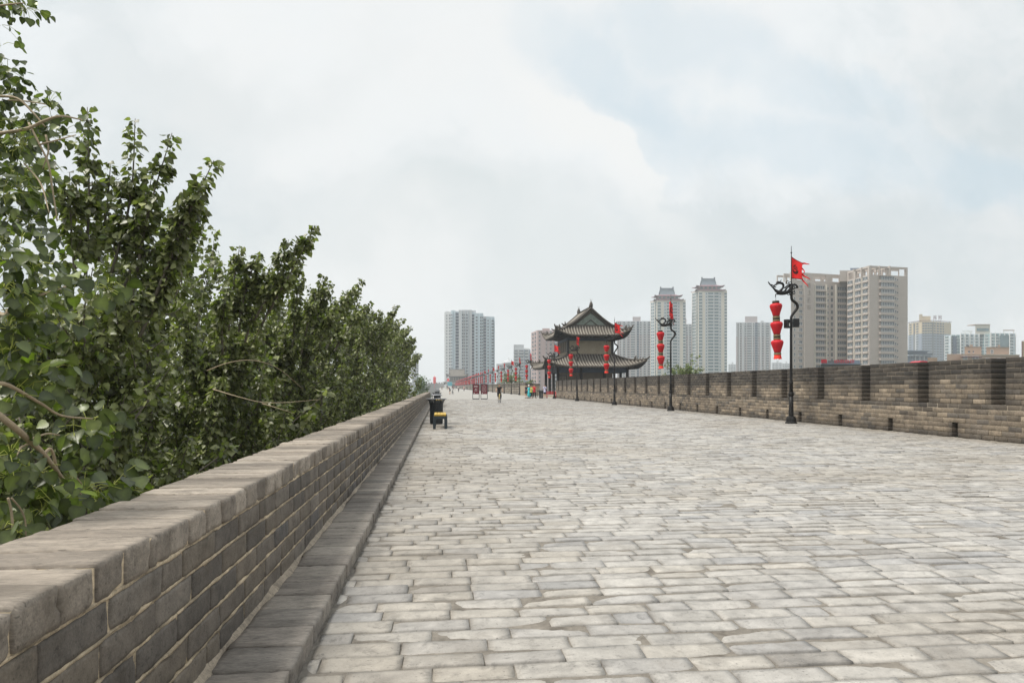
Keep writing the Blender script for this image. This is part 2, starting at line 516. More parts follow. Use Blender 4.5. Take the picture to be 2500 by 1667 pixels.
def chamfer_bricks(B, cols, b=.006, jit=.006):
    B = np.asarray(B, float); n = len(B)
    c = np.stack([(B[:,0]+B[:,1])/2, (B[:,2]+B[:,3])/2, (B[:,4]+B[:,5])/2], 1)
    h = np.stack([(B[:,1]-B[:,0])/2, (B[:,3]-B[:,2])/2, (B[:,5]-B[:,4])/2], 1)
    sh = (RNG.random((n, 3))-.5)*jit
    W = (BOXT_S[None]*h[:, None] - (BOXT_S*BOXT_B)[None]*b + (c+sh)[:, None]).reshape(-1, 3)
    quads = [f for f in BOXT_F if len(f) == 4]
    tris = [f+(f[2],) for f in BOXT_F if len(f) == 3]
    Fq = np.array(quads)
    faces = (Fq[None]+(np.arange(n)*24)[:, None, None]).reshape(-1)
    return W, faces, np.repeat(np.asarray(cols), 24, 0)

def merge_raw(name, parts, mats, parent=None, smooth=False):
    Vs, Fs, Cs = [], [], []; k = 0
    for V, f, c in parts:
        Vs.append(V); Fs.append(f+k); Cs.append(c); k += len(V)
    me = raw_mesh(name, np.concatenate(Vs), np.concatenate(Fs), 4, mats, np.concatenate(Cs), smooth)
    return link_mesh(name, me, parent)

def plain_box(x0, x1, y0, y1, z0, z1, col):
    m = MB().box(x0, x1, y0, y1, z0, z1)
    return np.concatenate(m.V), np.array(m.Fc).reshape(-1), np.tile(np.array(col), (8, 1))

def pick(pal, n, jit=.12):
    pal = np.array(pal); i = RNG.integers(0, len(pal), n)
    return pal[i]*(1+(RNG.random((n, 1))-.5)*2*jit)

SAND = (.42, .34, .235)

# ---- the pavement: worn bricks laid across the walk
PX0, PX1 = -.70, 14.70
def pavement(ya, yb, nx, ny, name, bed=True):
    gx, gy = np.meshgrid(np.linspace(-1, 1, nx+1), np.linspace(-1, 1, ny+1), indexing='ij')
    T = np.stack([gx.ravel(), gy.ravel()], 1); nt = len(T)
    ring = [i*(ny+1) for i in range(nx+1)] + [nx*(ny+1)+j for j in range(1, ny+1)] + [i*(ny+1)+ny for i in range(nx-1, -1, -1)] + [j for j in range(ny-1, 0, -1)]
    Fq = []
    for i in range(nx):
        for j in range(ny):
            a = i*(ny+1)+j; Fq.append((a, a+ny+1, a+ny+2, a+1))
    nr = len(ring)
    for k in range(nr):
        a, b = ring[k], ring[(k+1) % nr]; Fq.append((b, a, nt+k, nt+(k+1) % nr))
    Fq = np.array(Fq)
    bx = []
    y = ya
    while y < yb:
        p = .184*(1+random.uniform(-.06, .06))
        x = PX0 - random.uniform(0, .46)
        while x < PX1:
            L = .46*(1+random.uniform(-.10, .08))
            if random.random() < .05: L *= .55
            bx.append((max(x, PX0), min(x+L, PX1), y, y+p))
            x += L
        y += p
    B = np.array([b for b in bx if b[1]-b[0] > .06])
    n = len(B)
    near = np.clip(1.2-B[:, 2]/22, .35, 1)
    g = .005*near + RNG.random(n)*.005*near
    hx = (B[:,1]-B[:,0])/2 - g*.5; hy = (B[:,3]-B[:,2])/2 - g*.75
    P = np.zeros((n, nt, 3))
    P[:,:,0] = T[None,:,0]*hx[:,None]; P[:,:,1] = T[None,:,1]*hy[:,None]
    cx = (B[:,0]+B[:,1])/2; cyy = (B[:,2]+B[:,3])/2
    W = P.copy(); W[:,:,0] += cx[:,None]; W[:,:,1] += cyy[:,None]
    key = (W + (np.arange(n)*2.31)[:,None,None]).reshape(-1, 3)
    bord = (np.abs(T).max(1) > .99); corner = (np.abs(T).min(1) > .7)
    n1 = fbm(key, 9, 3, 3).reshape(n, nt); n2 = fbm(key, 24, 2, 8).reshape(n, nt); n3 = fbm(key, 5, 2, 21).reshape(n, nt)
    wear = np.clip(n1*.9, 0, 1.2)*bord
    W[:,:,0] -= T[None,:,0]*wear*.004*(1+1.0*corner); W[:,:,1] -= T[None,:,1]*wear*.006*(1+.6*corner)
    tilt = (RNG.random((n, 2))-.5)*np.array([.010, .014])
    base = (RNG.random(n)-.5)*.009
    W[:,:,2] = base[:,None] + T[None,:,0]*tilt[:,0:1] + T[None,:,1]*tilt[:,1:2] + n3*.0022 + n2*.0013
    W[:,:,2] -= bord*(.0012+.004*np.clip(n2, 0, 1)) + np.clip(n3-.4, 0, 1)*.004
    sk = W[:, ring].copy(); sk[:,:,2] = -.03
    V = np.concatenate([W, sk], 1).reshape(-1, 3)
    tt = nt+nr
    faces = (Fq[None]+(np.arange(n)*tt)[:,None,None]).reshape(-1)
    pal = [(.40,.393,.38)]*8 + [(.43,.423,.408)]*5 + [(.375,.372,.368)]*5 + [(.335,.338,.345)]*2 + [(.42,.405,.378)]*3 + [(.265,.258,.25)]
    C = pick(pal, n, .07)
    # trodden earth along the kerb; band at the wall foot paints a contact shadow
    dirt_and_contact = np.maximum(np.clip(1-(cx-PX0)/2.6, 0, 1)**1.2, np.clip(1-(PX1-cx)/1.2, 0, 1)) * np.clip(.75+.5*vnoise(np.stack([cx, cyy, cx*0], 1), .9, 4), 0, 1)
    C = C*(1-dirt_and_contact[:,None]*.6) + np.array([.25,.215,.165])*dirt_and_contact[:,None]*.6
    pat = np.clip(fbm(np.stack([cx*.5, cyy, cx*0], 1), .55, 3, 44)*.9+.1, 0, 1)
    C = C*(1-pat[:,None]*.42)+np.array([.30,.265,.215])*pat[:,None]*.42
    C = C*.79*np.array([1.035, 1.0, .955])
    C = np.repeat(C, tt, 0).reshape(n, tt, 3)
    ed = np.clip(np.abs(T).max(1)*1.0, 0, 1)[None]**6
    mot = 1+.20*fbm(key, 11, 3, 61).reshape(n, nt)-ed*(.13+.17*np.clip(fbm(key, 6, 2, 66).reshape(n, nt), -.5, 1))
    C[:, :nt] *= np.clip(mot, .45, 1.25)[:, :, None]; C[:, nt:] *= .5
    C = C.reshape(-1, 3)
    me = raw_mesh(name, V, faces, 4, M['paver'], C)
    o = link_mesh(name, me); tag(o, kind='structure')
    if not bed: return
    j = MB().box(-1.2, 14.9, -4, 80, -.4, -.0075).build('pavement_bed', M['joint']); tag(j, kind='structure')
pavement(.4, 34, 10, 5, 'pavement')
pavement(34, 80, 4, 2, 'middle_pavement', False)

def far_pavement():
    m = bpy.data.materials.new('far_paving'); t = NT(m)
    out = t.n('ShaderNodeOutputMaterial'); p = t.n('ShaderNodeBsdfPrincipled'); t.l(p.outputs[0], out.inputs[0])
    tc = t.n('ShaderNodeTexCoord').outputs['Object']
    br = t.n('ShaderNodeTexBrick'); t.l(tc, br.inputs['Vector'])
    br.inputs['Scale'].default_value = 1; br.inputs['Brick Width'].default_value = .46; br.inputs['Row Height'].default_value = .184
    br.inputs['Mortar Size'].default_value = .008
    br.inputs['Color1'].default_value = (.275, .266, .245, 1); br.inputs['Color2'].default_value = (.325, .315, .29, 1); br.inputs['Mortar'].default_value = (.2, .17, .14, 1)
    big = t.ramp(t.noise(t.mapping(tc, sc=(.35, .9, 1)), .9, 7, .65), .38, .68)
    c = t.mix(t.math('MULTIPLY', big, .6), br.outputs['Color'], (.215, .195, .165))
    t.l(c, p.inputs['Base Color']); p.inputs['Roughness'].default_value = .6
    b = t.n('ShaderNodeBump'); b.inputs['Strength'].default_value = .4; b.inputs['Distance'].default_value = .01
    t.l(br.outputs['Fac'], b.inputs['Height']); b.invert = True; t.l(b.outputs[0], p.inputs['Normal'])
    v = MB().box(-1.2, 14.9, 80, 1000, -.4, 0)
    tag(v.build('far_pavement', m), kind='structure')
far_pavement()

# ---- kerb of header bricks at the foot of the low wall
def kerb():
    B, C = [], []
    y = .2; 
    while y < 78:
        w = .30*(1+random.uniform(-.06, .06)) if random.random() < .8 else .15
        B.append((-1.10, -.715+random.uniform(-.006, .006), y+.003, y+w-.003, -.05, .10+random.uniform(-.004, .004))); y += w
    B = np.array(B)
    pal = [(.225,.198,.17)]*3 + [(.265,.235,.20)]*2 + [(.19,.17,.148)]*2
    C = pick(pal, len(B), .08)
    nr = B[:,2] < 9
    parts = [dense_bricks(B[nr], C[nr], (10, 8, 6), .008, .0022, .012, 31), chamfer_bricks(B[~nr], C[~nr], .007, .005)]
    # fillet of mortar between kerb and wall
    ys = np.arange(.2, 78, .12); k = len(ys)
    wv = .012*fbm(np.stack([ys, ys*0, ys*0], 1), 3, 3, 77)
    a = np.stack([np.full(k, -1.113), ys, np.full(k, .125)+wv], 1); b = np.stack([np.full(k, -1.095)+wv, ys, np.full(k, .112)], 1); c = np.stack([np.full(k, -1.085)+wv*2, ys, np.full(k, .09)], 1)
    V = np.concatenate([a, b, c]); f = []
    for i in range(k-1):
        f += [(i, k+i, k+i+1, i+1), (k+i, 2*k+i, 2*k+i+1, k+i+1)]
    parts.append((V, np.array(f).reshape(-1), np.tile(np.array((.30,.25,.19)), (3*k, 1))))
    parts.append(plain_box(-1.105, -.735, .2, 78, -.3, .085, (.10,.085,.07)))
    o = merge_raw('kerb', parts, M['brick']); tag(o, kind='structure')
kerb()

# ---- the low brick wall on the left
WX, WO, WT = -1.109, -1.60, .875
WALL_END = 74
def low_wall():
    FB, FC = [], []
    pal = [(.142,.122,.101)]*5 + [(.106,.093,.080)]*4 + [(.172,.15,.126)]*2 + [(.105,.097,.091)]*1 + [(.145,.122,.096)]*3
    course = .129; hb = []
    for r in range(5):
        y = .2 - random.uniform(0, .42)
        z0 = .10 + r*course
        while y < WALL_END:
            L = .425*(1+random.uniform(-.07, .07))
            if random.random() < .07: L *= .5
            hb.append((WX-.14, WX, y+.0035, min(y+L, WALL_END)-.0035, z0+.006, z0+course-.007)); y += L
    B = np.array(hb); C = pick(pal, len(B), .10)
    cap = []
    y = .2
    while y < WALL_END:
        w = .212*(1+random.uniform(-.07, .07))
        lift = random.uniform(-.006, .006)
        cap.append((WO+random.uniform(-.012, .012), WX+.006+random.uniform(-.006, .006), y+.006, y+w-.006, WT-.126, WT+lift)); y += w
    K = np.array(cap); KC = pick([(.245,.21,.172)]*3 + [(.19,.162,.133)]*2 + [(.30,.258,.213)]*2, len(K), .14)
    parts = []
    for B_, C_, res, ch in ((B, C, (4, 14, 6), .011), (K, KC, (16, 8, 6), .022)):
        nr = B_[:,2] < 7; md = (~nr) & (B_[:,2] < 18); fr = B_[:,2] >= 18
        parts.append(dense_bricks(B_[nr], C_[nr], res, .007, .003, ch, 51))
        parts.append(dense_bricks(B_[md], C_[md], (max(2, res[0]//3), max(3, res[1]//3), 3), .008, .002, ch*.8, 52))
        parts.append(chamfer_bricks(B_[fr], C_[fr], .007, .006))
    # bedding mortar, a few millimetres behind the faces, wavy
    parts.append(plain_box(WO+.03, WX-.0085, .2, WALL_END, .0, WT-.012, SAND))
    ys = np.arange(.2, 30, .02); k = len(ys)
    for r in range(1, 6):
        z = .10+r*course
        hgt = .009+.004*fbm(np.stack([ys, ys*0+r, ys*0], 1), 9, 3, 60+r); pr = -.001+.004*fbm(np.stack([ys, ys*0+r*3, ys*0], 1), 14, 3, 80+r)
        wz = .003*fbm(np.stack([ys, ys*0+r*7, ys*0], 1), 4, 2, 95+r)
        V = []
        for s, x in ((1, -.012), (.6, 0), (-.6, 0), (-1, -.012)):
            V.append(np.stack([np.full(k, WX+x)+pr, ys, z+wz+s*hgt], 1))
        V = np.concatenate(V); f = []
        for i in range(k-1):
            for q in range(3):
                f.append((q*k+i+1, q*k+i, (q+1)*k+i, (q+1)*k+i+1))
        cc = np.array(SAND)*np.clip(.95+.55*fbm(V, 7, 3, 5), .35, 1.3)[:, None]
        parts.append((V, np.array(f).reshape(-1), cc))
    o = merge_raw('parapet_wall', parts, M['brick'])
    tag(o, 'low dark grey brick parapet wall with header brick coping beside the trees', 'parapet wall')
low_wall()

# ---- the battlemented wall on the right
RX = 14.72; RT = .5; ROWS = 16; RP = 2.22/ROWS; P0 = 16.46; PP = 2.835; OP = .46; SILL = 7
def battlement(y0, y1, name, label):
    bl = []; info = []
    L0 = .42
    holes = [18.12+PP*k for k in range(-6, 40)]
    for r in range(ROWS):
        z0 = r*RP
        if r < SILL: spans = [(y0, y1)]
        else:
            spans = []
            k = -6
            while P0+PP*k < y1:
                a, b = P0+PP*k+OP, P0+PP*(k+1)
                a, b = max(a, y0), min(b, y1)
                if b-a > .2: spans.append((a, b))
                k += 1
        if r < 3:
            ns = []
            for a, b in spans:
                cur = a
                for h in holes:
                    if h > cur and h+.22 < b: ns.append((cur, h)); cur = h+.22
                ns.append((cur, b))
            spans = ns
        for a, b in spans:
            y = a; first = True
            off = (r % 2)*.21
            # start phase so that joints are staggered
            if r < SILL:
                y = a
                L = L0 - ((a/L0) % 1)*L0 + off
                L = L if L > .1 else L+L0
            else: L = .21 if r % 2 else .42
            while y < b-.02:
                e = min(y+L*(1+random.uniform(-.03, .03)), b)
                if b-e < .1: e = b
                full = first or e >= b-.001 or r == ROWS-1
                jut = random.uniform(-.004, .003)
                bl.append((RX+jut, RX+RT if full else RX+.16, y+.006, e-.006, z0+.006, z0+RP-.006)); info.append((r, (y+e)/2, first or e >= b-.001))
                y = e; L = L0; first = False
    B = np.array(bl); n = len(B)
    r = np.array([i[0] for i in info]); ym = np.array([i[1] for i in info]); je = np.array([i[2] for i in info])
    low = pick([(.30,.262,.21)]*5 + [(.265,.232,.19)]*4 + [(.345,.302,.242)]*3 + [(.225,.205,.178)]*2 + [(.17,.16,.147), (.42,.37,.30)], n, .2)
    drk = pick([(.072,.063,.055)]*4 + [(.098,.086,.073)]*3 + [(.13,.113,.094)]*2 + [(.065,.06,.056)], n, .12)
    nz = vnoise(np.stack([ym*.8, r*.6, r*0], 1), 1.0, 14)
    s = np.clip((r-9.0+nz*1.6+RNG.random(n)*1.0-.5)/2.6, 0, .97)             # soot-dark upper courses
    s = np.maximum(s, np.where(je & (r >= SILL-1), .3, 0))                # and at the crenel jambs, stain with shadow in the colour
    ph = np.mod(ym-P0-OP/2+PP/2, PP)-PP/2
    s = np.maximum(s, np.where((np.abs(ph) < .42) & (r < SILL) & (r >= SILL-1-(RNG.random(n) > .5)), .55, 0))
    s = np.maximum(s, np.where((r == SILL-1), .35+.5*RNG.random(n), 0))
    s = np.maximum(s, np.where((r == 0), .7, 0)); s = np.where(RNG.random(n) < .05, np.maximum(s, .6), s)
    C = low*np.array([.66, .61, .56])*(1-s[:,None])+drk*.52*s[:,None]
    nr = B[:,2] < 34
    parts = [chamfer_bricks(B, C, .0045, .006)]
    for i_, (V_, f_, C_) in enumerate(parts):
        p_ = np.mod(V_[:,1]-P0, PP); dk = (V_[:,2] > SILL*RP) & (((p_ > OP-.03) & (p_ < OP+.055)) | (p_ > PP-.03)); h_ = np.mod(V_[:,1]-18.12, PP); dk |= (V_[:,2] < 3*RP-.003) & ((h_ < .24) | (h_ > PP-.014)); C_ = C_.copy(); C_[dk] = C_[dk]*.46+np.array([.016, .013, .011]); parts[i_] = (V_, f_, C_)  # colours stain and shadow into the crenel jambs, shade into the weep-hole ends
    cores = []
    cur = y0; zl = SILL*RP-.01
    cuts = [h for h in holes if h > y0 and h+.22 < y1]
    dark = lambda *q: parts.append(plain_box(*q, (.03, .026, .022)))
    for h in cuts:
        cores.append((cur, h-.03, 0, zl)); cores.append((h-.03, h+.25, 3*RP+.03, zl)); cur = h+.25; parts.append(plain_box(RX+.03, RX+RT-.03, h-.022, h-.012, 0, 3*RP+.01, (.03,.026,.022))); parts.append(plain_box(RX+.03, RX+RT-.03, h+.232, h+.242, 0, 3*RP+.01, (.03,.026,.022))); parts.append(plain_box(RX+.03, RX+RT-.03, h-.012, h+.232, 3*RP+.0, 3*RP+.01, (.03,.026,.022)))  # near-black plates paint the shade inside the weep holes
    cores.append((cur, y1, 0, zl))
    for k in range(-6, 40):
        a, b = max(P0+PP*k+OP, y0), min(P0+PP*(k+1), y1)
        if b-a > .2: cores.append((a+.035, b-.035, zl, ROWS*RP-.02))
    for a, b, z0, z1 in cores:
        parts.append(plain_box(RX+.006, RX+RT-.03, a, b, z0, z1, (.24,.205,.155) if z1 < 1.2 else (.16,.135,.10)))
    parts.append(plain_box(RX+RT-.03, RX+RT-.005, y0, y1, 0, 3*RP, (.02,.02,.02)))  # dark backing sheet, painted shade at the back of the weep holes
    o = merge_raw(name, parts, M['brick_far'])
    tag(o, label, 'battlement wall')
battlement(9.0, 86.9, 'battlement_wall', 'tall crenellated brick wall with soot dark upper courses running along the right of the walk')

def far_wall(y0, y1, name, label, x=RX):
    parts = []; y = y0
    pal = [(.20,.175,.14), (.235,.205,.16), (.17,.15,.125)]
    while y < y1:
        p = PP if y < 420 else PP*3
        nr = 5 if y < 260 else 2
        for q in range(nr):
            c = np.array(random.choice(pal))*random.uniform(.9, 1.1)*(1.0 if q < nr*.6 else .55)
            za, zb = q*2.22/nr, (q+1)*2.22/nr
            gap = OP*(1 if y < 420 else 2) if za >= .85 else 0
            parts.append(plain_box(x+random.uniform(-.004, .004), x+RT, y+gap, y+p-.004, za, zb-.004, c))
        y += p
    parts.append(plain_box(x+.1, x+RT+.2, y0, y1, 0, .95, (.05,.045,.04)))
    o = merge_raw(name, parts, M['brick_far']); tag(o, label, 'battlement wall')
far_wall(121, 860, 'battlement_wall', 'distant stretch of crenellated wall beyond the pavilion, behind the noticeboards')

# rampart mass under the walk and the plain of the city around it
rm = MB()
rm.box(-1.58, 15.2, -6, 1000, -12, -.41)
tag(rm.build('rampart_ground', mat('rampart_brick', (.2, .175, .14), .9, .3, 1, .4, 6)), kind='structure')
g = MB().box(-2600, 2600, -400, 3200, -12.6, -12)
tag(g.build('city_ground', M['grass']), kind='structure')
# projecting bastion that carries the pavilion
bm_ = MB().box(15.2, 31, 88, 119.5, -12, -.02)
tag(bm_.build('bastion_terrace', mat('bastion_paving', (.36, .34, .31), .85, .3, .6, .4, 4)), kind='structure')
# ------------------------------------------------------------------ dragon lamps, lantern strings, flags
LX = 13.775
Q = .00496                       # metres per unit of the sketch the lamp was measured on
def sk(x, y): return np.array([-(x-329)*Q*-1, 0, (1485-y)*Q])
def curve(pts, n=8):
    """Catmull-Rom through the points"""
    P = np.array(pts, float); out = []
    E = np.vstack([2*P[0]-P[1], P, 2*P[-1]-P[-2]])
    for i in range(1, len(E)-2):
        for k in range(n):
            t = k/n
            out.append(.5*((2*E[i])+(E[i+1]-E[i-1])*t+(2*E[i-1]-5*E[i]+4*E[i+1]-E[i+2])*t*t+(3*E[i]-E[i-1]-3*E[i+1]+E[i+2])*t**3))
    out.append(P[-1]); return np.array(out)
def skc(pts, n=6):
    c = curve([(p[0], p[1]) for p in pts], n)
    return np.stack([(c[:,0]-329)*Q, np.zeros(len(c)), (1485-c[:,1])*Q], 1)
def spread(r, m):
    return np.interp(np.linspace(0, 1, m), np.linspace(0, 1, len(r)), r)

def make_lamp():
    root = empty('dragon_lamp')
    b = MB()
    b.lathe([(.235, 0), (.235, .05), (.20, .075), (.19, .20), (.165, .27), (.12, .29)], 8, smooth=False)
    b.build('pedestal', M['iron'], root)
    b = MB()
    b.lathe([(.105, .28), (.10, .34), (.088, .7), (.084, 1.12)], 16, flute=.12, nfl=8)
    b.lathe([(.10, 1.10), (.112, 1.13), (.10, 1.17), (.112, 1.21), (.09, 1.24)], 16)
    b.lathe([(.072, 1.24), (.066, 1.57), (.085, 1.60), (.066, 1.64), (.056, 1.7), (.05, 3.0), (.046, 4.10)], 12)
    s = skc([(329, 668), (329, 648), (334, 630), (352, 604), (374, 576), (383, 556), (379, 535), (360, 518), (340, 504), (333, 488), (332, 465), (333, 430)], 6)
    b.tube(s, spread([.046, .052, .058, .055, .05], len(s)), 10)
    b.build('post', M['iron'], root)
    d = MB()
    def t(pts, r, n=6, off=0.0, nn=7):
        c = skc(pts, n); c[:,1] += off
        d.tube(c, spread(r, len(c)), nn)
    t([(137, 358), (146, 372), (158, 386), (182, 410), (204, 430), (232, 444), (268, 446), (305, 440), (330, 424)], [.012, .028, .024, .03, .055, .09, .085, .06, .05])     # lower jaw, chest and belly
    t([(150, 380), (170, 384), (190, 396), (204, 402)], [.02, .02, .026, .018])                      # upper jaw
    t([(186, 388), (204, 380), (222, 369), (246, 368), (263, 380), (262, 404), (246, 424), (232, 440)], [.018, .035, .045, .05, .045, .04, .05, .06])   # head and curling neck
    t([(205, 366), (222, 360), (236, 364)], [.02, .04, .03])
    t([(230, 364), (240, 354), (247, 343)], [.018, .016, .014])                                     # horn
    t([(186, 390), (184, 400), (190, 408)], [.012, .012, .014])
    t([(262, 440), (280, 430), (300, 404), (322, 390)], [.05, .04, .03, .03], off=.03)
    t([(285, 442), (305, 425), (322, 402), (330, 388)], [.05, .035, .03, .03], off=-.03)
    t([(276, 410), (288, 396), (306, 384), (330, 380)], [.022, .03, .03, .03])
    t([(304, 434), (318, 420), (330, 396)], [.03, .03, .03], off=.02)
    t([(276, 410), (274, 404), (282, 400)], [.016, .016, .016])
    def ring(cx, cy, r, tube=.02, off=0.0, a0=0, a1=330):
        ps = [(cx+r*math.cos(R(a)), cy+r*math.sin(R(a))) for a in range(a0, a1+1, 30)]
        t(ps, [tube, tube*.8], 2, off, 6)
    ring(302, 360, 11, .018, .03); ring(318, 369, 10, .02, -.03); ring(366, 392, 15, .026, .02, -120, 140)
    ring(347, 404, 10, .022, -.02); ring(349, 424, 11, .022, .03); ring(351, 444, 10, .02, -.01); ring(310, 453, 9, .018, .02, -60, 220)
    ring(376, 398, 8, .02, -.04)
    t([(330, 376), (348, 376), (366, 366)], [.02, .018, .008])
    t([(338, 385), (356, 380), (374, 386), (384, 400)], [.03, .032, .028, .02])
    t([(322, 440), (330, 404), (333, 372)], [.075, .085, .06])
    t([(326, 452), (334, 470)], [.06, .05])
    t([(248, 447), (244, 456), (226, 458), (202, 458), (199, 476), (200, 484)], [.02, .02, .02, .02, .016, .012])    # hook
    d.build('dragon_bracket', M['iron'], root)
    f = MB()
    f.tube(skc([(332, 380), (331, 250), (331, 125)], 2), .017, 6)
    f.lathe([(.0, 0), (.03, .012), (.036, .03), (.03, .05), (0, .06)], 10, c=(.01, 0, 6.715))
    f.tube(skc([(331, 125), (331, 72)], 1), .011, 6)
    f.build('flag_staff', M['iron'], root)
    return root

def make_lamp_far():
    b = MB()
    b.lathe([(.22, 0), (.17, .26), (.09, .3), (.08, 1.2), (.055, 1.3), (.046, 4.1)], 6)
    s = skc([(329, 668), (334, 630), (374, 576), (383, 556), (360, 518), (333, 488), (333, 430)], 3)
    b.tube(s, .05, 5)
    for p, r in (([(137, 358), (158, 386), (204, 430), (250, 446), (330, 424)], [.015, .03, .05, .09, .06]),
                 ([(175, 395), (222, 368), (258, 380), (240, 432)], [.03, .045, .05, .06]),
                 ([(276, 430), (305, 395), (345, 385), (384, 400)], [.06, .05, .05, .03]),
                 ([(350, 400), (346, 450)], [.06, .05]), ([(303, 372), (320, 352)], [.05, .04]), ([(322, 450), (332, 380)], [.08, .08])):
        c = skc(p, 3); b.tube(c, spread(r, len(c)), 5)
    b.tube(skc([(244, 456), (202, 458), (200, 484)], 2), .02, 4)
    b.tube(skc([(332, 400), (331, 72)], 1), .017, 4)
    return b.mesh('dragon_lamp', M['iron'])

HOOK = ((200-329)*Q, 0, (1485-486)*Q)
def lantern_profile(z):
    # (r, z) from the bottom up, z is the lantern's top
    return [(.115, z-.50), (.135, z-.47), (.155, z-.38), (.20, z-.25), (.236, z-.13), (.236, z-.08), (.205, z-.025), (.14, z)]
def make_string():
    root = empty('lantern_string')
    zt = -.12
    c = MB(); c.tube([(0, 0, .0), (.004, 0, -.06), (0, 0, -.12)], .006, 5); c.lathe([(.125, zt-.10), (.135, zt-.085), (.135, zt-.015), (.125, zt)], 20)
    cord = c.build('cord', M['band'], root)
    z = zt-.10
    for k in range(3):
        l = MB(); l.lathe(lantern_profile(z), 48, flute=.045, nfl=16)
        lo = l.build('lantern', M['lantern'], root)
        g = MB(); zb = z-.50
        hb = .22 if k < 2 else .10
        g.lathe([(.125, zb-hb), (.135, zb-hb+.02), (.135, zb-.02), (.125, zb)], 20)
        g.build('band', M['band'], lo)
        g = MB()
        for q in ((.03, .055, .16, .185) if k < 2 else (.03, .06)):
            g.lathe([(.134, zb-q-.012), (.141, zb-q-.008), (.141, zb-q+.004), (.134, zb-q+.008)], 20, capend=False)
        g.build('trim_ring', M['gold'], lo)
        z = zb-hb
    f = MB()
    for k in range(26):
        a = k*2*PI/26; r0 = .122; r1 = .13+random.uniform(-.006, .03)
        w = .016; ca, sa = math.cos(a), math.sin(a); h = random.uniform(.13, .18)
        t_ = np.array([-sa, ca, 0])*w
        p0 = np.array([r0*ca, r0*sa, z+.01]); p1 = np.array([r1*ca, r1*sa, z-h])
        n_ = np.array([ca, sa, 0])*.004
        f.add([p0-t_-n_, p0+t_-n_, p1+t_-n_, p1-t_-n_, p0-t_+n_, p0+t_+n_, p1+t_+n_, p1-t_+n_],
              [(3,2,1,0), (4,5,6,7), (0,1,5,4), (1,2,6,5), (2,3,7,6), (3,0,4,7)])
    f.build('fringe', M['fringe'], root)
    return root
def make_string_far():
    b = MB(); z = -.22
    b.lathe([(.13, -.22), (.13, -.12)], 8, mi=1)
    for k in range(3):
        b.lathe([(p[0], p[1]) for p in lantern_profile(z)], 10)
        b.lathe([(.13, z-.72 if k < 2 else z-.6), (.13, z-.5)], 8, mi=1); z -= .72
    b.lathe([(.14, z-.05), (.125, z+.12)], 8)
    return b.mesh('lantern_string', [M['lantern'], M['band']])

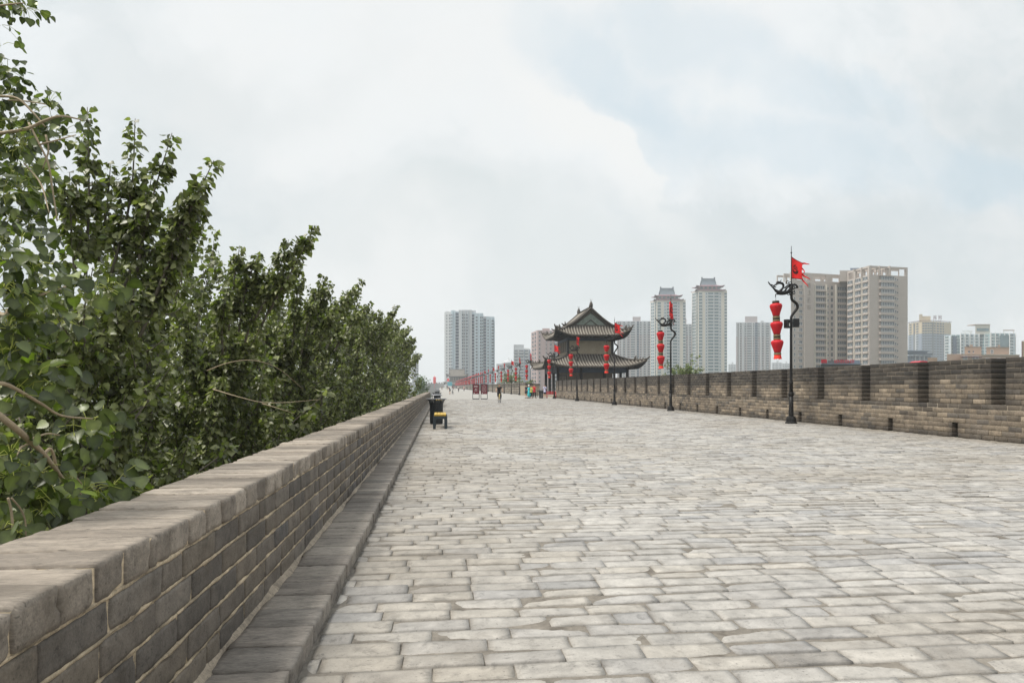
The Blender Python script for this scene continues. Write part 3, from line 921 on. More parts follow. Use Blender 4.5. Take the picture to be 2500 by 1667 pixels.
def cloth_grid(b, fn, nu, nv, th=.006, mi=0):
    V = np.array([fn(u/nu, v/nv) for u in range(nu+1) for v in range(nv+1)])
    n = len(V); f = []
    for u in range(nu):
        for v in range(nv):
            a = u*(nv+1)+v; f.append((a, a+nv+1, a+nv+2, a+1))
    o = np.array([0, th, 0])
    b.add(np.vstack([V, V+o]), [q for q in f] + [tuple(i+n for i in q[::-1]) for q in f], mi, None, True)
def make_flag(kind, detail=True):
    """kind 0: streaming out, 1: half furled, 2: hanging limp"""
    root = empty('flag') if detail else None
    w = (.45, .30, .26)[kind]; b = MB()
    ztop, zbot = 6.60, 5.735
    x0 = .018
    sway = (.03, .09, .09)[kind]; fr = (1.3, 2.2, 3.0)[kind]
    def body(u, v):
        zt = ztop - u*(.26, .22, .30)[kind]; zb = zbot - u*(.06, .16, .30)[kind]
        x = x0+u*w*(1-.08*math.sin(v*PI))*(1 if kind < 2 else (.5+.5*math.sin(v*2.6)))
        return (x, sway*math.sin(u*fr*PI+v*1.4), zt*(1-v)+zb*v)
    n1, n2 = (12, 14) if detail else (5, 4)
    cloth_grid(b, body, n1, n2)
    ends = [body(1, v) for v in (.04, .3, .62, .95)]
    tails = {0: [[(0,0),(.10,.02),(.20,-.01),(.30,-.02)], [(0,0),(.07,-.05),(.10,-.14),(.05,-.25)], [(0,0),(.12,-.10),(.24,-.17),(.36,-.24)], [(0,0),(.09,-.10),(.18,-.22),(.25,-.31)]],
             1: [[(0,0),(.08,.01),(.16,.03),(.22,.05)], [(0,0),(.06,-.02),(.10,-.08),(.14,-.12)], [(0,0),(.04,-.06),(.02,-.14),(.05,-.2)], [(0,0),(.03,-.1),(.06,-.17),(.1,-.22)]],
             2: [[(0,0),(.03,-.06),(.02,-.12),(.04,-.18)], [(0,0),(.03,-.05),(.01,-.1),(.03,-.16)], [(0,0),(.03,-.08),(.06,-.14),(.09,-.2)], [(0,0),(.02,-.12),(.06,-.22),(.12,-.33)]]}[kind]
    marks = []
    for e, tl, wd in zip(ends, tails, (.085, .075, .085, .075)):
        c = curve(tl, 5)
        def strip(u, v, c=c, e=e, wd=wd):
            i = min(int(u*(len(c)-1)), len(c)-2); fr_ = u*(len(c)-1)-i
            p = c[i]*(1-fr_)+c[i+1]*fr_
            dv = c[i+1]-c[i]; nn = np.array([-dv[1], dv[0]]); nn = nn/(np.linalg.norm(nn)+1e-9)
            wv = wd*(1-.75*u)*(v-.5)
            return (e[0]-.012+p[0]+nn[0]*wv, e[1]+.03*math.sin(u*6), e[2]+p[1]+nn[1]*wv)
        cloth_grid(b, strip, 10 if detail else 4, 2 if detail else 1)
        marks.append(strip)
    if not detail:
        return b.mesh('flag', M['flag'])
    fo = b.build('cloth', M['flag'], root)
    g = MB()
    for strip in marks:
        for k in range(5):
            u = .12+k*.17
            for s in (-.004, .0095):
                p = np.array(strip(u, .5)); q = np.array(strip(min(u+.09, 1), .5)); r_ = .016*(1-.55*u)
                dd = (q-p)/(np.linalg.norm(q-p)+1e-9)*.024; nn = np.array([-dd[2], 0, dd[0]])/.024*r_
                y = np.array([0, s, 0])
                g.add([p-dd+y, p+nn+y, p+dd+y, p-nn+y], [(0, 1, 2, 3)] if s < 0 else [(3, 2, 1, 0)])
    # dark hem along the top and the foot
    for v0, v1 in ((0, .03), (.965, 1)):
        for s in (-.004, .0095):
            P = [np.array(body(u/10, v0))+np.array([0, s, 0]) for u in range(11)]; P2 = [np.array(body(u/10, v1))+np.array([0, s, 0]) for u in range(11)]
            g.add(P+P2, [(i, i+1, i+12, i+11) for i in range(10)])
    g.build('border_print', M['flagdark'], root)
    em = MB()
    def onflag(x, y):      # emblem space -1..1
        u, v = .40+x*.30, .50+y*.25
        return np.array(body(u, v))
    def stroke(pts, wd):
        c = curve(pts, 5)
        for s in (-.005, .0105):
            L_, R_ = [], []
            for i in range(len(c)):
                dv = c[min(i+1, len(c)-1)]-c[max(i-1, 0)]; nn = np.array([-dv[1], dv[0]]); nn /= (np.linalg.norm(nn)+1e-9)
                wv = wd*(1-.6*abs(2*i/(len(c)-1)-1)**2)
                L_.append(onflag(*(c[i]+nn*wv))+np.array([0, s, 0])); R_.append(onflag(*(c[i]-nn*wv))+np.array([0, s, 0]))
            m_ = len(c); em.add(L_+R_, [(i, i+1, i+1+m_, i+m_) for i in range(m_-1)])
    stroke([(-.75, .1), (-.7, .5), (-.25, .82), (.3, .8), (.72, .45), (.75, .05)], .17)
    stroke([(-.45, .5), (-.1, .62), (.3, .5), (.45, .2), (.2, 0), (-.1, .1)], .13)
    stroke([(-.7, -.1), (-.5, -.4), (-.2, -.5), (.1, -.35)], .09)
    stroke([(.1, -.35), (.45, -.3), (.66, -.05)], .09)
    stroke([(-.4, .12), (-.2, -.12), (.1, -.1)], .11)
    stroke([(-.1, -.5), (.05, -.8), (.25, -.95)], .06); stroke([(-.45, -.72), (-.2, -.66), (0, -.78)], .06)
    stroke([(.2, -.55), (.45, -.6), (.6, -.45)], .05)
    em.build('dragon_emblem', M['flagdark'], root)
    return root

lampA = make_lamp(); stringA = make_string(); flagsA = [make_flag(0), make_flag(1), make_flag(2)]
lampF = make_lamp_far(); stringF = make_string_far(); flagsF = [make_flag(k, False) for k in range(3)]

lamp_y = [25.7, 39.9, 53.3, 68.3, 82.3, 104.1, 119.2, 133.3, 148.4, 164.5, 181.5, 198.6, 217.7]
flag_kind = [0, 2, 0, 1, 0, 2, 2, 0, 1, 1, 0, 1, 0]
flag_yaw = [0, 55, 8, 35, -10, 70, 50, 10, 60, 30, 15, 40, 20]
flag_look = ['red pennant with dark dragon print and streaming tails', 'limp red pennant twisted round its staff', 'red pennant flying out', 'half furled pennant', 'red pennant over the pavilion corner',
             'narrow limp red pennant', 'limp red pennant', 'red pennant blown to the right', 'small half furled red pennant', 'small half furled red pennant', 'small red pennant blown out', 'small red pennant', 'small red pennant']
ordn = ['nearest', 'second', 'third', 'fourth', 'fifth', 'sixth', 'seventh', 'eighth', 'ninth', 'tenth', 'eleventh', 'twelfth', 'thirteenth']
used = set()
def first_or_copy(o):
    if o.name in used: return copy_tree(o)
    used.add(o.name); return o
GL, GS, GF = 'dragon lamps along the right of the walk', 'lantern strings hung from the dragon lamps', 'pennants on the dragon lamps'
lamp_lab = ['nearest black dragon lamp post with two loudspeakers on its bend', 'second black dragon lamp post from the camera, in front of the twin pagoda topped towers',
            'third black dragon lamp post from the camera, in front of the pavilion gable', 'fourth black dragon lamp post from the camera, left of the pavilion gable wall', 'fifth black dragon lamp post from the camera, at the end of the near battlement wall']
for i, y in enumerate(lamp_y):
    near = ordn[i] + (' dragon lamp post' if i == 0 else ' dragon lamp post from the camera')
    l = first_or_copy(lampA); l.location = (LX, y, 0); l.rotation_euler.z = R(random.uniform(-3, 3) if i else 0)
    tag(l, lamp_lab[i] if i < 5 else ordn[i]+' black dragon lamp post from the camera, beyond the pavilion', 'street lamp', GL)
    s = first_or_copy(stringA)
    s.location = (LX+HOOK[0], y+HOOK[1], HOOK[2]); s.rotation_euler = (R(random.uniform(-1, 1)), R(random.uniform(-1.5, 1.0) if i else -2.2), random.uniform(0, 6))
    tag(s, 'string of three red lanterns hanging from the '+near, 'lantern string', GS)
    f = first_or_copy(flagsA[flag_kind[i]]); f.location = (LX, y, 0); f.rotation_euler.z = R(flag_yaw[i])
    tag(f, flag_look[i]+' on the '+near, 'flag', GF)
y = 217.7
while y < 840:
    y += 11.5
    j = random.uniform(-.15, .15)
    l = link_mesh('dragon_lamp', lampF, None, (LX+j, y, 0)); tag(l, 'tiny dragon lamp post in the crowded far end of the row', 'street lamp', GL)
    s = link_mesh('lantern_string', stringF, None, (LX+j+HOOK[0], y, HOOK[2])); tag(s, 'tiny string of red lanterns in the crowded far end of the row', 'lantern string', GS)
    f = link_mesh('flag', random.choice(flagsF), None, (LX+j, y, 0), R(random.uniform(-20, 60))); tag(f, 'tiny red pennant in the crowded far end of the row', 'flag', GF)

# loudspeaker pair clamped to lamps: top-level, held by the post
def speaker(y, z, x, rz, lab):
    root = empty('loudspeaker', (x, y, z), rz)
    b = MB(); b.bbox(-.115, .115, -.09, .09, -.17, .17, .015); b.build('housing', M['binmetal'], root)
    g = MB(); g.bbox(-.095, .095, -.102, -.091, -.15, .15, .004); g.build('grille', M['rubber'], root)
    tag(root, lab, 'loudspeaker', 'loudspeakers on the lamp posts'); return root
def bracket(o, x0, x1):
    b = MB(); b.box(x0, x1, .0, .03, -.02, .02); b.build('bracket', M['iron'], o)
sp = speaker(25.66, 3.93, LX-.175, R(25), 'black loudspeaker on the road side of the nearest dragon lamp'); bracket(sp, .1, .2)
g_ = MB(); g_.box(-.03, .012, -.106, -.1025, -.1, .02); g_.build('label_plate', M['white'], sp)
sp = speaker(25.66, 3.97, LX+.175, R(-12), 'black loudspeaker on the wall side of the nearest dragon lamp'); bracket(sp, -.2, -.1)
sp = speaker(164.5, 3.9, LX-.13, 0, 'distant black loudspeaker on a dragon lamp beyond the pavilion')

# ------------------------------------------------------------------ litter bins, benches
def make_bin():
    root = empty('litter_bin')
    b = MB(); b.lathe([(.225, .06), (.232, .08), (.232, .80), (.215, .83)], 24); b.build('liner', M['dark'], root)
    b = MB(); b.lathe([(.22, 0), (.235, .01), (.235, .055), (.22, .06)], 24); b.build('base', M['binmetal'], root)
    s = MB()
    for k in range(30):
        a = k*2*PI/30; ca, sa = math.cos(a), math.sin(a)
        prof = [(.248, .03), (.250, .30), (.252, .70), (.262, .80), (.295, .89), (.345, .955), (.375, .975)]
        w = .0165; V = []
        for r, z in prof:
            c = np.array([r*ca, r*sa, z]); t = np.array([-sa, ca, 0])*w; n = np.array([ca, sa, 0])*.005
            V += [c-t-n, c+t-n, c+t+n, c-t+n]
        f = []
        for i in range(len(prof)-1):
            for q in range(4): f.append((i*4+q, i*4+(q+1) % 4, i*4+4+(q+1) % 4, i*4+4+q))
        f += [(3,2,1,0), tuple(len(V)-4+q for q in range(4))]
        s.add(V, f)
    for z, r in ((.14, .243), (.72, .245)):
        s.lathe([(r-.006, z), (r, z), (r, z+.045), (r-.006, z+.045)], 30, capend=False)
    so_ = s.build('slat_basket', M['binmetal'], root)
    b = MB(); b.lathe([(.30, .965), (.405, .968), (.408, .985), (.40, .995), (.30, .99), (.30, .965)], 32, capend=False); b.build('rim', M['lid'], root)
    lid = MB(); lid.lathe([(.225, 1.10), (.232, 1.105), (.23, 1.125), (.15, 1.155), (.0, 1.165)], 28, capend=False)
    lid.add([(.225*math.cos(a), .225*math.sin(a), 1.10) for a in np.arange(28)*2*PI/28], [tuple(range(27, -1, -1))])
    lo = lid.build('lid', M['lid'], root)
    for a in (45, 135, 225, 315):
        p = MB(); p.tube([(.215*math.cos(R(a)), .215*math.sin(R(a)), 1.10), (.235*math.cos(R(a)), .235*math.sin(R(a)), .83)], .012, 6); p.build('lid_post', M['binmetal'], root)
    return root
def make_bench(L=1.85):
    root = empty('bench')
    hw = .245
    for yy in (0.0, L-.07):
        b = MB()
        # n-shaped end frame with rounded inner corners
        out_ = [(-hw, 0), (-hw, .44), (hw, .44), (hw, 0), (hw-.095, 0)]
        inn = [(hw-.095, .30)] + [(hw-.145+.05*math.cos(R(a)), .30+.05*math.sin(R(a))) for a in (20, 45, 70)] + [(hw-.145, .35), (-hw+.145, .35)] + [(-hw+.145+.05*math.cos(R(a)), .30+.05*math.sin(R(a))) for a in (110, 135, 160)] + [(-hw+.095, .30), (-hw+.095, 0)]
        poly = out_+inn; n = len(poly)
        V = [(p[0], yy, p[1]) for p in poly]+[(p[0], yy+.07, p[1]) for p in poly]
        f = [(i, i+n, (i+1) % n+n, (i+1) % n) for i in range(n)]
        k = len(out_)
        # front/back caps as quads: left leg, right leg, lintel
        def cap(o, fl):
            L_ = [0, 1, n-2, n-1]; R_ = [2, 3, 4, 5]; T_ = [1, 2]+list(range(5, n-1))
            return [tuple((i+o) for i in (q if fl else q[::-1])) for q in (L_, R_, T_)]
        b.add(V, f+cap(0, True)+cap(n, False))
        b.build('end_frame', M['gunmetal'], root)
    for k in range(4):
        x0 = -.205+k*.1045
        p = MB(); p.bbox(x0, x0+.097, .0, L, .445, .505, .008); p.build('plank', M['yellow'], root)
    p = MB(); p.box(-.02, .02, .07, L-.07, .39, .43); p.build('stretcher', M['gunmetal'], root)
    p = MB()
    for sx in (-1, 1): p.box(sx*.225-.012, sx*.225+.012, .0, .05, .441, .475)
    p.build('bracket', M['gunmetal'], root)
    return root
b0 = make_bin()
labs = ['nearest dark slatted litter bin with a pale domed lid behind the yellow bench', 'second dark litter bin from the camera, rim just showing over the nearest bin', 'third dark litter bin along the kerb, beyond the second', 'farthest dark litter bin along the left kerb']
for i, (L_, d) in enumerate(((-.17, 26.7), (-.30, 54), (-.40, 80), (-.5, 106))):
    o = b0 if i == 0 else copy_tree(b0)
    o.location = (L_*CT, d*1.004, 0); tag(o, labs[i], 'litter bin', 'litter bins along the left kerb')
be = make_bench(); be.location = (-.02, 23.55, 0); tag(be, 'yellow plank bench on dark green end frames in front of the nearest bin', 'bench', 'benches along the left kerb')
for i, d in enumerate((50.2, 76.4)):
    o = copy_tree(be); o.location = (-.15-.1*i, d, 0)
    tag(o, ('yellow plank bench hidden behind the nearest litter bin', 'yellow plank bench between the second and third litter bins')[i], 'bench', 'benches along the left kerb')
o = copy_tree(b0); o.location = at(1321, 85.6); tag(o, 'dark litter bin standing between the visitors and the red bench by the pavilion', 'litter bin')
o = copy_tree(b0); o.location = (12.9, 255, 0); tag(o, 'tiny dark litter bin at the foot of the distant battlement wall', 'litter bin')

# ------------------------------------------------------------------ maroon noticeboards
def noticeboard(px, d, kind, lab):
    x, y, _ = at(px, d); root = empty('noticeboard', (x, y, 0), -YAW)
    W = .375
    for s in (-1, 1):
        b = MB(); b.bbox(s*W-.03, s*W+.03, -.03, .03, 0, 1.78, .006); b.build('leg', M['gunmetal'], root)
    b = MB(); b.bbox(-W+.031, W-.031, -.03, .03, 0.0, .10, .006); b.build('foot_bar', M['gunmetal'], root)
    b = MB(); b.bbox(-W+.031, W-.031, -.025, .025, 1.735, 1.78, .006); b.build('top_bar', M['gunmetal'], root)
    b = MB(); b.bbox(-W+.031, W-.031, -.02, .02, .60, 1.733, .004); po = b.build('panel', M['maroon'], root)
    b = MB()
    def bar(x0, x1, z0, z1): b.box(x0, x1, -.0235, -.0205, z0, z1)
    if kind == 0:
        for r, zz in enumerate((1.50, 1.41)):          # two lines of large characters
            for k in range(5):
                x0 = -.215+k*.088
                bar(x0, x0+.075, zz+.052, zz+.064); bar(x0, x0+.012, zz, zz+.05); bar(x0+.062, x0+.075, zz, zz+.05); bar(x0+.03, x0+.042, zz-.004, zz+.05); bar(x0+.014, x0+.06, zz+.022, zz+.03)
        for zz, w in ((1.22, .09), (1.18, .14), (1.14, .17), (1.10, .15), (1.03, .2), (.99, .19), (.92, .12)):
            x0 = -w
            while x0 < w: bar(x0, x0+.018, zz, zz+.018); x0 += .028
    else:
        for c in range(4):
            for k in range(17):
                zz = 1.55-k*.045
                for q in range(3 if (k+c) % 3 else 2):
                    x0 = -.25+c*.135+q*.024; bar(x0, x0+.016, zz, zz+.018)
        x0 = -.12
        while x0 < .12: bar(x0, x0+.02, 1.62, 1.645); x0 += .03
    for k in range(8): bar(.05+k*.024, .066+k*.024, .70, .716)
    tx = b.build('lettering', M['white'], po)
    e = MB(); e.lathe([(.045, 0), (.045, .003)], 16); e.xf(Matrix.Translation((-.2, -.0205, .71)) @ Matrix.Rotation(PI/2, 4, 'X')); e.build('emblem', M['white'], po)
    tag(root, lab, 'noticeboard', 'maroon noticeboards standing on the walk')
noticeboard(1162, 79.5, 0, 'maroon noticeboard with two lines of large white characters, on open legs')
noticeboard(1182, 79.5, 1, 'maroon noticeboard with four columns of small white print, right of its twin')
# ------------------------------------------------------------------ trees
def leaf_template(kind):
    if kind == 2:      # toothed broad leaf for the nearest tree
        half = [(.0, 0, 0), (.22, -.03, .02), (.40, .06, .05), (.50, .20, .07), (.47, .30, .05), (.50, .37, .07), (.42, .47, .05), (.43, .55, .06), (.33, .64, .04), (.31, .72, .05), (.20, .80, .02), (.15, .90, .02), (0, 1.05, -.06)]
        mid = [(0, .0, 0), (0, .35, -.05), (0, .7, -.06)]
        V = [(-x, y, z) for x, y, z in half[1:-1]] + [half[0], half[-1]] + [(x, y, z) for x, y, z in half[1:-1]] + mid[1:]
        n = len(half)-2
        i0, i1, m1, m2 = n, n+1, 2*n+2, 2*n+3
        f = []
        for base, sgn in ((0, 1), (n+2, -1)):
            for k in range(n-1):
                c = m1 if k < n//2 else m2
                f.append((base+k, base+k+1, c)[::sgn])
            f.append((i0, base, m1)[::sgn]); f.append((base+n-1, i1, m2)[::sgn]); f.append((base+n//2, m2, m1)[::sgn])
        return np.array(V, float), np.array(f)
    if kind == 1:
        V = [(0,0,0), (-.40,.16,.05), (-.40,.50,.04), (-.18,.82,0), (0,1.08,-.06), (.18,.82,0), (.40,.50,.04), (.40,.16,.05), (0,.45,-.06)]
        f = [(8,0,1), (8,1,2), (8,2,3), (8,3,4), (8,4,5), (8,5,6), (8,6,7), (8,7,0)]
        return np.array(V, float), np.array(f)[:, ::-1]
    V = [(0,0,0), (-.42,.34,.05), (0,1.0,-.05), (.42,.34,.05)]
    return np.array(V, float), np.array([(0,2,1), (0,3,2)])

def leaves_mesh(name, pos, axis, nrm, size, col, kind):
    T, Fq = leaf_template(kind)
    axis = axis/np.linalg.norm(axis, axis=1, keepdims=True)
    nrm = nrm - axis*(nrm*axis).sum(1, keepdims=True); nrm /= (np.linalg.norm(nrm, axis=1, keepdims=True)+1e-9)
    side = np.cross(axis, nrm)
    wd = size*(1+RNG.uniform(-.12, .22, len(size)))
    bend = RNG.uniform(.2, 2.2, len(size))
    V = pos[:,None]+axis[:,None]*(T[None,:,1:2]*size[:,None,None])+side[:,None]*(T[None,:,0:1]*wd[:,None,None])+nrm[:,None]*(T[None,:,2:3]*(size*bend)[:,None,None])
    nt = len(T); n = len(pos)
    faces = (Fq[None]+(np.arange(n)*nt)[:,None,None]).reshape(-1)
    cv = np.repeat(col, nt, 0)
    if kind == 2:      # pale midrib
        cv = cv.reshape(n, nt, 3).copy(); cv[:, -2:] = cv[:, -2:]*1.45+np.array([.015, .018, .0]); cv = cv.reshape(-1, 3)
    elif kind == 1:
        cv = cv.reshape(n, nt, 3).copy(); cv[:, -1:] *= 1.3; cv = cv.reshape(-1, 3)
    me = raw_mesh(name, V.reshape(-1, 3), faces, 3, M['leaf'], cv)
    return me

def unit(v): return v/(np.linalg.norm(v)+1e-9)
def wander(p, d, L, n, up, wig):
    """a limb that wanders and bends towards 'up'"""
    P = [np.array(p, float)]; d = unit(np.array(d, float)); s = L/n
    for i in range(n):
        d = unit(d+np.array([0, 0, up])/n+RNG.normal(0, wig, 3)/n**.5)
        P.append(P[-1]+d*s)
    return np.array(P)

PAL_DARK = np.array([(.128,.144,.060), (.152,.166,.067), (.100,.114,.053), (.178,.192,.080), (.138,.146,.072), (.21,.22,.10)])
PAL_BRIGHT = np.array([(.17,.22,.045), (.20,.26,.05), (.13,.18,.04), (.24,.29,.06)])

def shoot_leaves(P, n, spreadr, out, start=.12):
    """leaf points along a shoot"""
    t = start+(1-start)*RNG.random(n)**.85
    seg = t*(len(P)-1); i = np.minimum(seg.astype(int), len(P)-2); f = (seg-i)[:,None]
    base = P[i]*(1-f)+P[i+1]*f; dr = P[i+1]-P[i]; dr /= np.linalg.norm(dr, axis=1, keepdims=True)
    rv = RNG.normal(size=(n, 3)); rv -= dr*(rv*dr).sum(1, keepdims=True); rv /= np.linalg.norm(rv, axis=1, keepdims=True)
    pos = base+rv*(spreadr*(.25+.75*RNG.random(n))*(1-.45*t))[:,None]
    axis = rv*.75+dr*.25+np.array([0, 0, -.75])+RNG.normal(0, .35, (n, 3))
    nrm = rv*.55+np.array([0, 0, .55])+RNG.normal(0, .62, (n, 3))
    out.append((pos, axis, nrm))

def poplar(name, label, x, y, top, rad, nleaf, lsize, kind=1, seed=0, base=-12, z0=-3.2, nlimb=20, spires=(), lean=(0, 0), pal=PAL_DARK, bright=.03, group='poplars growing outside the low wall', cat='tree', dens_hi=1.0, trunk_r=.16, xmax=None, ymin=None, extra=()):
    global RNG
    RNG = np.random.default_rng(1000+seed)
    root = empty(name, (x, y, base))
    H = top-base
    T = np.array([[lean[0]*t+.12*math.sin(3*t+seed), lean[1]*t+.10*math.cos(4*t+seed), H*t*.94] for t in np.linspace(0, 1, 12)])
    tb = MB(); tb.tube(T, np.linspace(trunk_r, .018, 12)**1.0, 9)
    br = MB(); lv = []
    def tp(z):
        t = min(max((z-base)/(H*.94), 0), 1); i = min(int(t*11), 10); f = t*11-i
        return T[i]*(1-f)+T[i+1]*f
    shoots = []
    off = RNG.random()*6
    for k in range(nlimb):
        u = (k+.5)/nlimb
        z = z0+(top-z0)*u*.93
        a = off+k*2.39996+RNG.normal(0, .25)
        prof = math.sin(min(u*1.15+.25, 1.25)*PI/1.6)
        L = rad*(.75+.45*RNG.random())*max(.25, (1.12-u*.80))*1.15
        d = np.array([math.cos(a), math.sin(a), .35+.9*u])
        P = wander(tp(z)-0, d, L, 6, .75, .20)
        lim = (xmax-x) if xmax is not None else 9e9
        P[:,0] = np.minimum(P[:,0], lim)
        if ymin is not None: P[:,1] = np.maximum(P[:,1], ymin-y)
        br.tube(P, np.linspace(.035*(1-u*.55), .008, 7), 5, mi=0)
        shoots.append((P, 1.0))
        for q in range(5):
            i = RNG.integers(1, 7); p = P[min(i, 6)]
            dd = unit(P[min(i, 6)]-P[min(i, 6)-1])*.6+RNG.normal(0, .5, 3)+np.array([0, 0, .35])
            S = wander(p, dd, rad*RNG.uniform(.25, .5), 4, .6, .25)
            S[:,0] = np.minimum(S[:,0], lim)
            br.tube(S, np.linspace(.012, .004, 5), 4, mi=0, cap=False)
            shoots.append((S, .55))
    for (sx, sy, sz, L) in spires:       # upright leader shoots, tip given in world space
        tip = np.array([sx-x, sy-y, sz-base]); bs = tp(sz-L*.95)
        st = tip-np.array([0, 0, L]); st = st*.55+np.array([bs[0], bs[1], st[2]])*.45
        P = curve([st, st*.5+tip*.5+np.array([0, 0, .02])+RNG.normal(0, .04, 3), tip], 4)
        br.tube(P, np.linspace(.02, .004, len(P)), 5)
        shoots.append((P, .6))
        for q in range(int(8*L)):
            i = RNG.integers(1, len(P)-2)
            S = wander(P[i], np.append(RNG.normal(0, .6, 2), .9), .30*(1-.75*i/len(P)), 3, .6, .2)
            shoots.append((S, .32)); br.tube(S, np.linspace(.007, .003, 4), 4, cap=False)
    w = np.array([s[1]*(.5+np.linalg.norm(np.diff(s[0], axis=0), axis=1).sum()) for s in shoots]); w = w/w.sum()*nleaf
    for (P, _), n in zip(shoots, w):
        if n >= 1: shoot_leaves(P, int(n+.5), .09+lsize*.6, lv)
    pos = np.concatenate([l[0] for l in lv]); ax = np.concatenate([l[1] for l in lv]); nr = np.concatenate([l[2] for l in lv])
    keep = np.ones(len(pos), bool)
    if xmax is not None: keep &= pos[:,0] < xmax-x+.25
    # nothing grows through the rampart
    keep &= ~((pos[:,0]+x > -1.62) & (pos[:,2]+base < .93))
    pos, ax, nr = pos[keep], ax[keep], nr[keep]; n = len(pos)
    size = lsize*(.65+.6*RNG.random(n))
    c = pal[RNG.integers(0, len(pal), n)]*(RNG.uniform(.5, 1.45, n)**1.15)[:,None]
    b = RNG.random(n) < bright; c[b] = PAL_BRIGHT[RNG.integers(0, 4, b.sum())]*.75
    for e in extra:
        P = curve([np.array(tipat(*q))-np.array([x, y, base]) for q in e], 6); br.tube(P, np.linspace(.008, .0025, len(P)), 6, mi=1)
    link_mesh('crown', leaves_mesh('crown', pos, ax, nr, size, c, kind), root)
    tr = tb.build('trunk', M['bark'], root)
    br.build('limbs', [M['bark'], M['twig']], tr)
    tag(root, label, cat, group)
    return root

# silhouettes: shoots whose tips stand against the sky
def tipat(px, py, d):
    x, y, _ = at(px, d); return (x, y, zat(py, d))
spB = [tipat(213, 262, 7.7)+(1.9,), tipat(330, 290, 7.6)+(1.7,), tipat(420, 325, 7.6)+(1.9,), tipat(522, 392, 7.4)+(1.5,), tipat(170, 420, 7.4)+(1.2,), tipat(270, 400, 8.2)+(1.2,), tipat(490, 520, 7.6)+(1.2,), tipat(372, 420, 7.8)+(1.4,), tipat(500, 470, 7.8)+(1.2,), tipat(455, 470, 7.6)+(1.6,)]
spC = [tipat(772, 550, 10.6)+(1.3,), tipat(705, 585, 10.6)+(1.2,), tipat(632, 620, 10.8)+(1.2,), tipat(585, 600, 10.8)+(1.3,), tipat(735, 640, 11)+(1.0,), tipat(660, 650, 11)+(1.2,), tipat(560, 690, 10)+(1,)]
spD = [tipat(734, 664, 15)+(1.4,), tipat(790, 672, 16)+(1.4,), tipat(812, 690, 16)+(1.3,), tipat(884, 680, 17)+(1.6,), tipat(850, 720, 16)+(1.2,), tipat(770, 730, 15)+(1.2,), tipat(905, 740, 18)+(1.3,), tipat(825, 745, 15)+(1.2,)]
spE = [tipat(970, 745, 28)+(1.8,), tipat(930, 755, 26)+(1.6,), tipat(955, 770, 26)+(1.6,), tipat(985, 778, 30)+(1.4,), tipat(1003, 800, 33)+(1.4,), tipat(895, 745, 24)+(1.8,), tipat(1018, 832, 38)+(1.2,), tipat(1030, 850, 46)+(1.2,)]
poplar('poplar_tree', 'tall poplar with four upright leafy spires against the sky, grey trunk showing low down', -4.0, 8.3, 2.3, 1.9, 18500, .078, 1, 1, z0=-2.4, nlimb=26, spires=spB, xmax=-1.75, ymin=6.0)
poplar('poplar_tree', 'poplar leaning its leafy top out over the low wall, just right of the tall spires', -3.7, 12.0, 2.2, 1.9, 21000, .080, 1, 2, z0=-2.8, nlimb=26, spires=spC, xmax=-1.55, extra=[[(505, 905, 9.0), (560, 885, 9.0), (620, 880, 9.1), (680, 900, 9.3), (740, 950, 9.6)], [(520, 950, 9.4), (580, 968, 9.0), (640, 982, 9.0), (700, 982, 9.1), (780, 975, 9.6)], [(640, 985, 9), (690, 1000, 9), (720, 1010, 9.2)]])
poplar('poplar_tree', 'bushy poplar with several thin wispy tips, third along the wall', -3.6, 16.4, 2.7, 2.1, 22000, .086, 1, 3, z0=-2.8, nlimb=24, spires=spD, xmax=-1.45)
poplar('poplar_tree', 'rounded poplar in the middle of the row, behind the wispy tips', -3.7, 21.5, 3.1, 2.5, 16000, .10, 0, 4, z0=-2.8, nlimb=22, xmax=-1.4)
poplar('poplar_tree', 'broad dense poplar whose top steps down towards the far end of the row', -3.8, 27.5, 4.3, 2.7, 15000, .115, 0, 5, z0=-2.8, nlimb=22, spires=spE[:6], xmax=-1.35)
for i, (yy, tp_, rd, nl) in enumerate(((34, 4.2, 2.7, 8500), (41, 4.4, 2.9, 7000), (49, 4.5, 2.9, 6000), (58, 4.4, 2.8, 5000), (67, 4.2, 2.6, 3500))):
    lab = ['dense poplar overhanging the wall, fifth from the far end of the row', 'dense poplar overhanging the wall, fourth from the far end of the row', 'dense poplar overhanging the wall, third from the far end of the row', 'poplar next to last at the far end of the row', 'last poplar of the row, standing over the end of the low wall'][i]
    poplar('poplar_tree', lab, -3.9, yy, tp_, rd, nl, .145+.014*i, 0, 10+i, z0=-2.8, nlimb=20, spires=[(-1.75-random.random(), yy+random.uniform(-2, 2), tp_+.5, 1.4) for _ in range(7)], xmax=-1.05)
